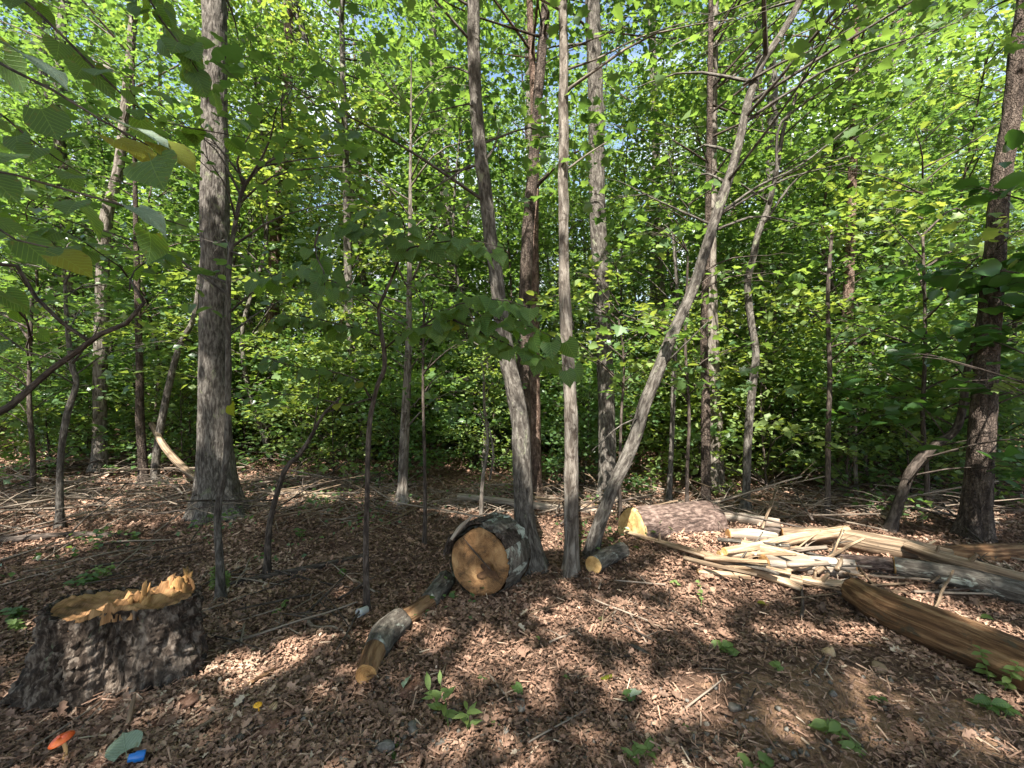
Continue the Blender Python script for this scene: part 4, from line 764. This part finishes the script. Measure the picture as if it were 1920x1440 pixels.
spread(40, 60, 1900, 1180, 1430, .08, .35, .003, .007, ['wood_grey', 'bark_dead', 'bark_twig', 'wood_grey'], "on foreground leaves", (0, .05), 1)
spread(22, 850, 1300, 1080, 1200, .1, .4, .004, .008, D3, "before the trunks", (0, .1), 1)
for lab, pts, rr0, m in [("upright tan stick standing in the ground before the stump", [(233,1402,1.88),(238,1370,1.9),(246,1330,1.95),(253,1300,1.98)], (.012,.011,.010,.006), 'wood_grey'),
        ("curved bare twig lying right of the upright tan stick", [(420,1330,2.2),(450,1310,2.27),(480,1298,2.32),(512,1283,2.38)], (.010,.011,.009,.006), 'wood_pale'),
        ("thick tan stick before the yellow mushroom", [(345,1408,1.86),(385,1390,1.93),(415,1372,2.0),(440,1362,2.03)], (.011,.014,.013,.008), 'wood_grey'),
        ("pale forked branch arching right of the stump", [(585,1145,3.0),(570,1165,2.95),(590,1185,2.85),(630,1195,2.8),(665,1215,2.7)], (.012,.016,.014,.010,.006), 'bark_dead'),
        ("grey lichen stick on the sunlit ground at lower right of centre", [(1178,1216,2.6),(1195,1228,2.55),(1222,1244,2.48)], (.012,.014,.010), 'bark_lichen'),
        ("forked thin branch lying right of the open ground", [(1205,1125,3.2),(1225,1140,3.12),(1250,1160,3.0),(1285,1185,2.85)], (.014,.010,.009,.005), 'bark_dead'),
        ("bare grey twig at the lower right corner", [(1880,1375,2.0),(1900,1362,2.03),(1918,1348,2.06)], (.006,.005,.003), 'bark_dead'),
        ("long thin dark twig curving up left of the crooked half peeled log", [(430,1110,3.3),(470,1140,3.1),(480,1160,3.05),(530,1170,2.95),(560,1150,3.0)], (.006,.006,.005,.005,.003), 'bark_twig')]:
    q = np.array([P(*p) for p in pts]); 
    if 'upright' not in lab:
        for i_ in range(len(q)): q[i_, 2] = gzf(q[i_, 0], q[i_, 1])+rr0[i_]*(1 if i_ % 2 == 0 else 1.6)
    else: q[0, 2] = gzf(q[0, 0], q[0, 1])-.02
    b0 = q[0]; pr = catmull(np.hstack([q, np.array(rr0)[:, None]]), 18); V, f, bk = tube_arrays(pr[:, :3]-b0, pr[:, 3], 9, rough=.12, seed=3)
    tag(put("stick", mesh_np("stick", V, f, M[m], {"bk": bk}, True), None, b0), lab, "stick")
for lab, p0, p1, wd in [("flat sawn tan slat on the ground between the stump and yellow mushroom", (425,1332,2.15), (515,1288,2.36), .022), ("flat pale wood slab among the leaves at lower right", (1600,1238,2.55), (1642,1262,2.45), .03)]:
    a = P(*p0); b_ = P(*p1); a[2] = gzf(a[0], a[1])+.012; b_[2] = gzf(b_[0], b_[1])+.025; d = (b_-a)/np.linalg.norm(b_-a); sd_ = np.cross(d, [0, 0, 1]); Vs = []
    for t in np.linspace(0, 1, 7):
        ww = wd*(1-.5*abs(t-.45))*(.5+tr_.random()*.2); c = a+(b_-a)*t
        for sx_, sz_ in ((-1, 0), (1, 0), (1, .011), (-1, .011)): Vs.append(c-a+sd_*ww*sx_+[0, 0, sz_+tr_.gauss(0, .001)])
    Q = [[i_*4+k, i_*4+(k+1) % 4, i_*4+4+(k+1) % 4, i_*4+4+k] for i_ in range(6) for k in range(4)]+[[0, 3, 2, 1], [24, 25, 26, 27]]
    tag(put("wood_slat", mesh_np("wood_slat", np.array(Vs), [np.array(Q)], M['wood_orange'], {"bk": np.array(Vs)}), None, a), lab, "wood slat")

# ------------------------------------------------------------------ stones, bark slabs
def blob(name, px, py, size, flat, mat, label, cat, seed, group=None, sink=.3, cuts=None):
    g = G(px, py); nu, nv = 14, 9; V = []; rg = np.random.default_rng(seed)
    u = np.linspace(0, 2*np.pi, nu, endpoint=False); v = np.linspace(-np.pi/2, np.pi/2, nv)
    D = np.array([[math.cos(b_)*math.cos(a), math.cos(b_)*math.sin(a), math.sin(b_)] for b_ in v for a in u]); pl = rg.normal(0, 1, (9, 3)); pl /= np.linalg.norm(pl, axis=1)[:, None]
    r = np.min(np.where(D@pl.T > .15, rg.uniform(.55, .85, 9)/np.maximum(D@pl.T, .15), 9), axis=1); r = np.minimum(r, 1.15)*(1+.08*(vnoise(D*3+seed)-.5))
    size *= .85; V = D*r[:, None]*size*np.array([1, rg.uniform(.6, .9), flat]); a = rg.uniform(0, 6.3); c, s_ = math.cos(a), math.sin(a); V = V@np.array([[c, s_, 0], [-s_, c, 0], [0, 0, 1]])
    i = np.arange(nv-1)[:, None]*nu; j = np.arange(nu)[None]; j2 = (j+1) % nu
    return tag(put(name, mesh_np(name, V, [np.stack([i+j, i+j2, i+nu+j2, i+nu+j], -1).reshape(-1, 4)], M[mat]), None, g+[0, 0, size*flat*(1-2*sink)*.5+.006]), label, cat, group)
BL = [("stone",1557,1228,.055,.6,'stone_tan',"tan angular stone on the leaves left of the large orange brown log"),("stone",1810,1170,.05,.5,'stone',"pale flat stone behind the large orange brown log"),("stone",955,1318,.022,.8,'stone',"small round whitish pebble right of the bright green seedling"),
 ("stone",512,1332,.035,.8,'stone_tan',"rough tan clod beside the yellow mushroom"),("stone",775,1372,.045,.6,'stone',"grey stone left below the bright green seedling"),("stone",975,1328,.05,.55,'stone',"dark grey stone right of the whitish pebble"),("stone",720,1408,.05,.6,'stone',"grey stone at the bottom edge left of centre"),
 ("stone",948,1375,.03,.7,'stone',"bluish grey stone below the dark grey stone"),("stone",1592,1357,.03,.6,'stone',"pale grey stone in the lower right bare soil"),("stone",1300,1388,.03,.7,'stone',"whitish stone near the bottom, right of centre"),("stone",1375,1330,.05,.5,'stone',"dark slate stone on the lower right leaves"),
 ("stone",645,1432,.04,.6,'stone',"grey stone half out of the bottom edge"),("stone",830,1400,.035,.6,'stone',"brownish grey stone under the bright green seedling"),("stone",1505,1150,.04,.5,'stone_tan',"tan stone right of the sunlit open ground"),
 ("bark_piece",500,1375,.09,.35,'barkchip',"large red brown bark slab below the yellow mushroom"),("bark_piece",430,1372,.07,.3,'barkchip',"red brown bark slab left of the largest bark slab"),("bark_piece",180,1378,.08,.3,'barkchip',"red brown bark slab right of the orange mushroom"),("bark_piece",780,1290,.10,.28,'barkchip',"reddish bark slab with a pale leaf, below the crooked log's end"),
 ("bark_piece",757,1210,.09,.25,'barkchip',"dark red bark slab right of the crooked half peeled log"),("bark_piece",350,1318,.09,.3,'barkchip',"sunlit bark slab at the right foot of the stump"),("bark_piece",190,1440,.10,.25,'barkchip',"bark slab at the bottom edge under the orange mushroom"),("bark_piece",310,1350,.08,.3,'barkchip',"grey pink bark slab between the stump and largest bark slab"),
 ("bark_piece",535,1340,.05,.3,'barkchip',"small bark slab right of the rough tan clod"),("bark_piece",1650,1255,.07,.25,'wood_pale',"pale splintered bark piece right of the tan angular stone")]
for k, (nm, a, b_, sz, fl, mt, lab) in enumerate(BL): blob(nm, a, b_, sz, fl, mt, lab, "stone" if nm == "stone" else "bark piece", k+1)
# gravel
def gravel():
    n = 900; rg = np.random.default_rng(9); px = rg.normal(780, 330, n); py = 1440-np.abs(rg.normal(0, 75, n)); px[::3] = rg.uniform(100, 1900, len(px[::3])); Y = H*F/(py-720); x = (px-960)/F*Y; z = gz(x, Y)
    D = np.array([[1,0,0],[-.9,0,.1],[0,1,0],[.1,-.8,0],[0,0,.8],[0,0,-1],[.6,.6,.5],[-.6,-.5,.5]]); fs = [np.array([[0,6,4],[6,2,4],[2,1,4],[1,7,4],[7,3,4],[3,0,4],[0,2,6],[0,5,2],[2,5,1],[1,5,3],[3,5,0],[1,3,7]])]
    V, f, fa = scatter((D, fs), np.stack([x, Y, z+.004], -1), frames(n, (0, 0, 1), .4, rg), rg.uniform(.006, .022, n), rg.random(n))
    tag(put("gravel", mesh_np("gravel", V, f, M['stone'])), "small grey gravel scattered through the leaves", None, None, "stuff")
gravel()

# ------------------------------------------------------------------ mushrooms, litter left by people
def lathe(prof, seg=28):
    th = np.linspace(0, 2*np.pi, seg, endpoint=False); V = np.array([[r*math.cos(a), r*math.sin(a), z] for r, z in prof for a in th]); n = len(prof)
    i = np.arange(n-1)[:, None]*seg; j = np.arange(seg)[None]; j2 = (j+1) % seg; return V, [np.stack([i+j, i+j2, i+seg+j2, i+seg+j], -1).reshape(-1, 4)]
def mushroom(px, py, top, cap_r, capm, stm, label, tilt):
    g = G(px, py); h = (py-top)/F*g[1]; root = thing("mushroom", g, label, "mushroom")
    tube_obj("stem", [[0, 0, -.01], [.1*h, 0, h*.5], [tilt[0]*.3*h, 0, h*.95]], [cap_r*.20, cap_r*.16, cap_r*.19], M[stm], root, 14, 14, None, rough=.06)
    V, f = lathe([(0.001, -.10), (.3, -.16), (.8, -.10), (1.0, -.04), (1.02, .02), (.92, .16), (.7, .28), (.4, .34), (.15, .30), (.001, .29)]); V = V*cap_r; V[:, 2] *= 1+.2*np.sin(3*np.arctan2(V[:, 1], V[:, 0]))
    put("cap", mesh_np("cap", V, f, M[capm], None, True), root, (tilt[0]*.3*h, 0, h*.93), (tilt[1], tilt[0], 0))
mushroom(119, 1428, 1384, .040, 'orange_cap', 'stem_cream', "orange red broad capped mushroom in the bottom left corner", (-.25, .12))
mushroom(483, 1346, 1320, .018, 'yellow_cap', 'yellow_cap', "small yellow mushroom right of the stump", (.05, .1))
g = G(688, 1156); V, f = lathe([(.001, 0), (.030, 0), (.034, .09), (.0355, .092), (.034, .094), (.031, .09), (.028, .006), (.001, .006)]); cup = thing("cup", g+[0, 0, .05], "crushed white paper cup lying by the heart leaved tree's foot", "cup")
V[:, 0] *= .85; put("cup_wall", mesh_np("cup_wall", V*.85, f, M['cup'], None, True), cup, (0, 0, 0), (math.radians(84), 0, math.radians(-30)))
g = G(272, 1437); V, f = lathe([(.001, 0), (.017, 0), (.018, .004), (.018, .03), (.014, .034), (.014, .05), (.012, .052), (.001, .052)], 24); bt = thing("bottle_neck", g+[0, 0, .045], "bright blue plastic bottle top at the bottom edge", "bottle top")
put("cap", mesh_np("cap", V, f, M['blue'], None, True), bt, (0, 0, 0), (math.radians(80), 0, math.radians(-60)))

# ------------------------------------------------------------------ seedlings
def smooth_leaf(kind):
    rows, V = 8, []
    for i_ in range(rows):
        t = i_/(rows-1); wd = {'lance': .17*math.sin(math.pi*min(1, t*.93+.07))**.8, 'oval': .30*math.sin(math.pi*min(1, t*.9+.1))**.7}[kind]*(1-t**5)
        for u in (-1, 0, 1): V.append((u*wd, t, .22*abs(u)*wd-.18*t*t))
    return np.array(V), [np.array([[a*3+b_, a*3+b_+1, a*3+b_+4, a*3+b_+3] for a in range(rows-1) for b_ in range(2)])]
SL = {}
for kd in ('lance', 'oval'):
    V, f = smooth_leaf(kd)
    for m in ('leaf_bright', 'leaf_heart', 'leaf_dark'): SL[kd, m] = mesh_np("leaf", V, f, M[m], None, True, np.full(len(f[0]), .4))
for k in range(3):
    SL['heart%d' % k, 'leaf_bright'] = heart_mesh(k, M['leaf_bright']); SL['heart%d' % k, 'leaf_heart'] = heart_mesh(k, M['leaf_heart'])
sr = random.Random(31)
def seedling(px, py, hgt, nl, kd, size, mat, label, nst=1, group=None, spread_=.03):
    g = G(px, py); root = thing("seedling", g, label, "plant", group)
    for s_ in range(nst):
        o = np.array([sr.gauss(0, spread_), sr.gauss(0, spread_), 0]) if nst > 1 else np.zeros(3); lean_ = np.array([sr.gauss(0, .2), sr.gauss(0, .2), 1]); hh = hgt*sr.uniform(.6, 1) if s_ else hgt; e = o+lean_*hh
        tube_obj("stem", [o-[0, 0, .01], o+lean_*hh*.5+[.01, 0, 0], e], [.0028, .0022, .0012], M['leaf_bright'], root, 5, 8)
        for i_ in range(nl):
            t = .25+.75*(i_+.5)/nl; p = o+lean_*hh*t; a = i_*2.4+sr.uniform(-.3, .3); el = sr.uniform(.1, .7) if kd == 'lance' else sr.uniform(-.2, .3); y = Vector((math.cos(a)*math.cos(el), math.sin(a)*math.cos(el), math.sin(el))); z = Vector((0, 0, 1))-y*y.z; z.normalize(); z = (z+Vector((0, -.4, 0))); z = (z-y*z.dot(y)).normalized(); x = y.cross(z)
            put("leaf", SL[kd if kd != 'heart' else 'heart%d' % sr.randrange(3), mat], root, p, Matrix((x, y, z)).transposed().to_euler(), size*sr.uniform(.7, 1.15))
SD = [(835,1372,.20,7,'lance',.075,'leaf_bright',"tallest bright green seedling with pointed leaves in the bottom centre",3),(1360,1228,.07,5,'heart',.05,'leaf_bright',"clump of round leaved seedlings right of the open ground",3),(1458,1262,.06,3,'heart',.045,'leaf_bright',"two leaved heart shaped seedling below the pile's front",1),
 (1315,1140,.16,5,'heart',.032,'leaf_bright',"thin upright seedling with small hearts in front of the pile",1),(1395,1436,.06,4,'heart',.055,'leaf_bright',"bright seedling on the bottom edge right of centre",2),(1550,1370,.05,5,'oval',.06,'leaf_bright',"creeping seedling with oval leaves at lower right",2),(1580,1400,.05,5,'oval',.065,'leaf_bright',"creeping oval leaved seedling just below its twin",2),
 (1860,1290,.20,12,'oval',.05,'leaf_bright',"feathery upright seedling before the large orange brown log",2),(1862,1345,.07,5,'oval',.07,'leaf_heart',"low broad leaved seedling near the lower right corner",2),(415,1108,.22,16,'oval',.035,'leaf_bright',"yellow green tuft at the foot of the arching sapling",6),
 (150,1100,.10,7,'oval',.055,'leaf_heart',"green sprig clump just behind the stump's left",5),(190,1085,.12,7,'oval',.05,'leaf_bright',"brighter sprig clump behind the stump",4),(20,1160,.08,6,'oval',.06,'leaf_heart',"low green clump left of the stump at the picture's edge",4),(25,1185,.08,6,'oval',.05,'leaf_bright',"bright low clump beneath the edge clump",3),
 (523,1150,.06,4,'oval',.05,'leaf_bright',"small seedling among the twigs right of the stump",2),(255,1015,.12,6,'oval',.05,'leaf_heart',"sprig near the left fallen log",3),(1010,1200,.03,3,'oval',.035,'leaf_bright',"tiny sprout on the sunlit ground below the big round",1),(1060,1275,.03,3,'oval',.035,'leaf_bright',"tiny sprout in the sunlit centre ground",1),
 (925,1360,.03,3,'oval',.04,'leaf_bright',"tiny sprout right of the tallest seedling",1),(900,1280,.03,2,'oval',.04,'leaf_heart',"small sprout above right of the tallest seedling",1),(735,1410,.02,2,'heart',.07,'leaf_heart',"dark green round leaf flat on the bottom leaves",1),(236,1432,.02,1,'heart',.09,'leaf_silver',"",1),
 (1268,1100,.06,3,'oval',.04,'leaf_bright',"small sprout between the slanting tree and pile",1),(1130,1170,.04,3,'oval',.035,'leaf_bright',"tiny sprout before the slanting tree",1),(1640,1320,.05,3,'oval',.04,'leaf_heart',"small sprout on the lower right bare soil",1),(640,1085,.08,5,'oval',.04,'leaf_heart',"sprig left of the heart leaved tree's trunk",2),
 (1285,1370,.03,3,'oval',.04,'leaf_heart',"dark sprout near the whitish bottom stone",1),(1210,1425,.05,5,'lance',.07,'leaf_bright',"grassy tuft at the bottom edge",3),(560,1010,.1,5,'oval',.05,'leaf_heart',"sprig behind the half buried dark log",3)]
for a, b_, h_, nl, kd, sz, m, lab, ns_ in SD:
    if m == 'leaf_silver':
        g = G(a, b_); tag(put("fallen_leaf", HM[(1, 'leaf_silver')], None, g+[0, 0, .05], (.3, -.2, .8), .11), "pale green fallen leaf next to the blue bottle top", "leaf"); continue
    seedling(a, b_, h_, nl, kd, sz, m, lab, ns_)
fr_ = random.Random(3)
for k, (a, b_, m, lab) in enumerate([(1195,1308,'leaf_silver',"pale grey green fallen leaf in the sunlit patch"),(1140,1285,'leaf_yellow',"bright yellow fallen leaf in the sunlit patch"),(1435,1142,'leaf_yellow',"small yellow fallen leaf right of the open ground"),(765,1283,'leaf_silver',"cream fallen leaf on the reddish bark slab"),(790,1158,'leaf_silver',"white torn fallen leaf right of the crooked log"),(1175,1320,'leaf_heart',"dark green fallen leaf below the sunlit patch"),(965,1298,'leaf_heart',"dark green fallen leaf in the bottom centre"),(1840,1165,'leaf_bright',"bright green fallen leaf behind the large orange brown log")]):
    g = G(a, b_); tag(put("fallen_leaf", HM[(k % 5, m)] if m != 'leaf_bright' else SL['heart1', m], None, g+[0, 0, .036], (fr_.gauss(0, .2), fr_.gauss(0, .2), fr_.uniform(0, 6)), .06), lab, "leaf")

# ------------------------------------------------------------------ leaf litter, wood chips and ground cover
def litter():
    rg = np.random.default_rng(12); Ls = []
    for tpl, n, s0, s1 in ((T_OAK, 3500, .05, .085), (T_OAK, 70000, .018, .045), (T_CURL, 110000, .015, .042), (T_DIA, 70000, .012, .035)):
        Y = 1.3*np.exp(rg.random(n)*np.log(14/1.3)); x = rg.uniform(-1.35, 1.35, n)*Y; x = np.where(Y > 7, rg.uniform(-1.2, 1.2, n)*Y, x)
        z = gz(x, Y)+rg.random(n)**2*.028+.004; col = np.clip(rg.normal(.43, .20, n)+.75*(n2(x, Y, 1.3, 5.)), 0, 1)
        keep = ~(((x+2.11)/.44)**2+((Y-2.36)/.32)**2 < 1) & ~((((x-1.75)/.85)**2+((Y-2.0)/.42)**2+2.2*n2(x, Y, 4., 2.) < 1) & (rg.random(n) < .88)); x, Y, z, col = x[keep], Y[keep], z[keep], col[keep]; n = len(x)
        Ls.append(scatter(tpl, np.stack([x, Y, z], -1), frames(n, (0, 0, 1), .34, rg), rg.uniform(s0, s1, n)*np.clip(.55+Y*.15, .85, 2.), col))
    tag(put("leaf_litter", leaf_mesh("leaf_litter", Ls, M['litter'])), "carpet of dead brown leaves over the forest floor", None, None, "stuff")
    n = 26000; Y = 1.3*np.exp(rg.random(n)*np.log(9/1.3)); x = rg.uniform(-1.3, 1.3, n)*Y; z = gz(x, Y)+.01+rg.random(n)*.02
    T = (np.array([[-.04, 0, 0], [.04, 0, 0], [.05, 1, .05], [-.03, 1, .0], [0, .5, .09]]), [np.array([[0, 1, 4], [1, 2, 4], [2, 3, 4], [3, 0, 4]])])
    tag(put("wood_chips", leaf_mesh("wood_chips", [scatter(T, np.stack([x, Y, z], -1), frames(n, (0, 0, 1), .25, rg), rg.uniform(.015, .07, n), np.clip(rg.normal(.5, .25, n), 0, 1))], M['litter'])), "thin shreds of bark and needles between the leaves", None, None, "stuff")
    n = 1500; B_ = []
    for k in range(1700):
        zone = rg.integers(0, 4); cx_, wy = [((-60, 420), (5.2, 7.4)), ((420, 760), (5.0, 7.2)), ((760, 1250), (5.2, 6.8)), ((1250, 1900), (4.8, 6.2))][zone]
        y = rg.uniform(*wy); x = (rg.uniform(*cx_)-960)/F*y; a_ = rg.uniform(0, 6.28); l = rg.uniform(.15, .7); d = np.array([math.cos(a_), math.sin(a_), rg.uniform(-.05, .5)*(rg.random() < .4)]); p0 = np.array([x, y, gzf(x, y)+.02]); e = p0+d*l; e[2] = max(e[2], gzf(e[0], e[1])+.01)
        B_.append(tube_arrays(np.array([p0, (p0+e)/2+rg.normal(0, .04, 3)*l+[0, 0, .02], e]), [.006*rg.uniform(.4, 1), .004, .0015], 4, cap=False))
    tag(put("twig_litter", twig_mesh("twig_litter", B_, M['bark_dead'])), "tangle of thin grey twigs strewn at the back of the clearing", None, None, "stuff")
    n = 1500; a = rg.normal(0, 1, (60, 2))*[2.5, 1.8]+[-1.5, 7.0]; c = a[rg.integers(0, 60, n)]+rg.normal(0, .16, (n, 2)); c = np.vstack([c, np.stack([rg.uniform(-8, 9, 2600), rg.uniform(6.5, 14, 2600)], -1)]); n = len(c)
    z = gz(c[:, 0], c[:, 1])+rg.uniform(.03, .16, n)
    tag(put("ground_cover", leaf_mesh("ground_cover", [scatter(T_DIA, np.stack([c[:, 0], c[:, 1], z], -1), frames(n, (0, 0, 1), .4, rg), rg.uniform(.03, .07, n), rg.random(n))], M['leaf'])), "scattered low green sprouts on the shaded forest floor", None, None, "stuff")
litter()
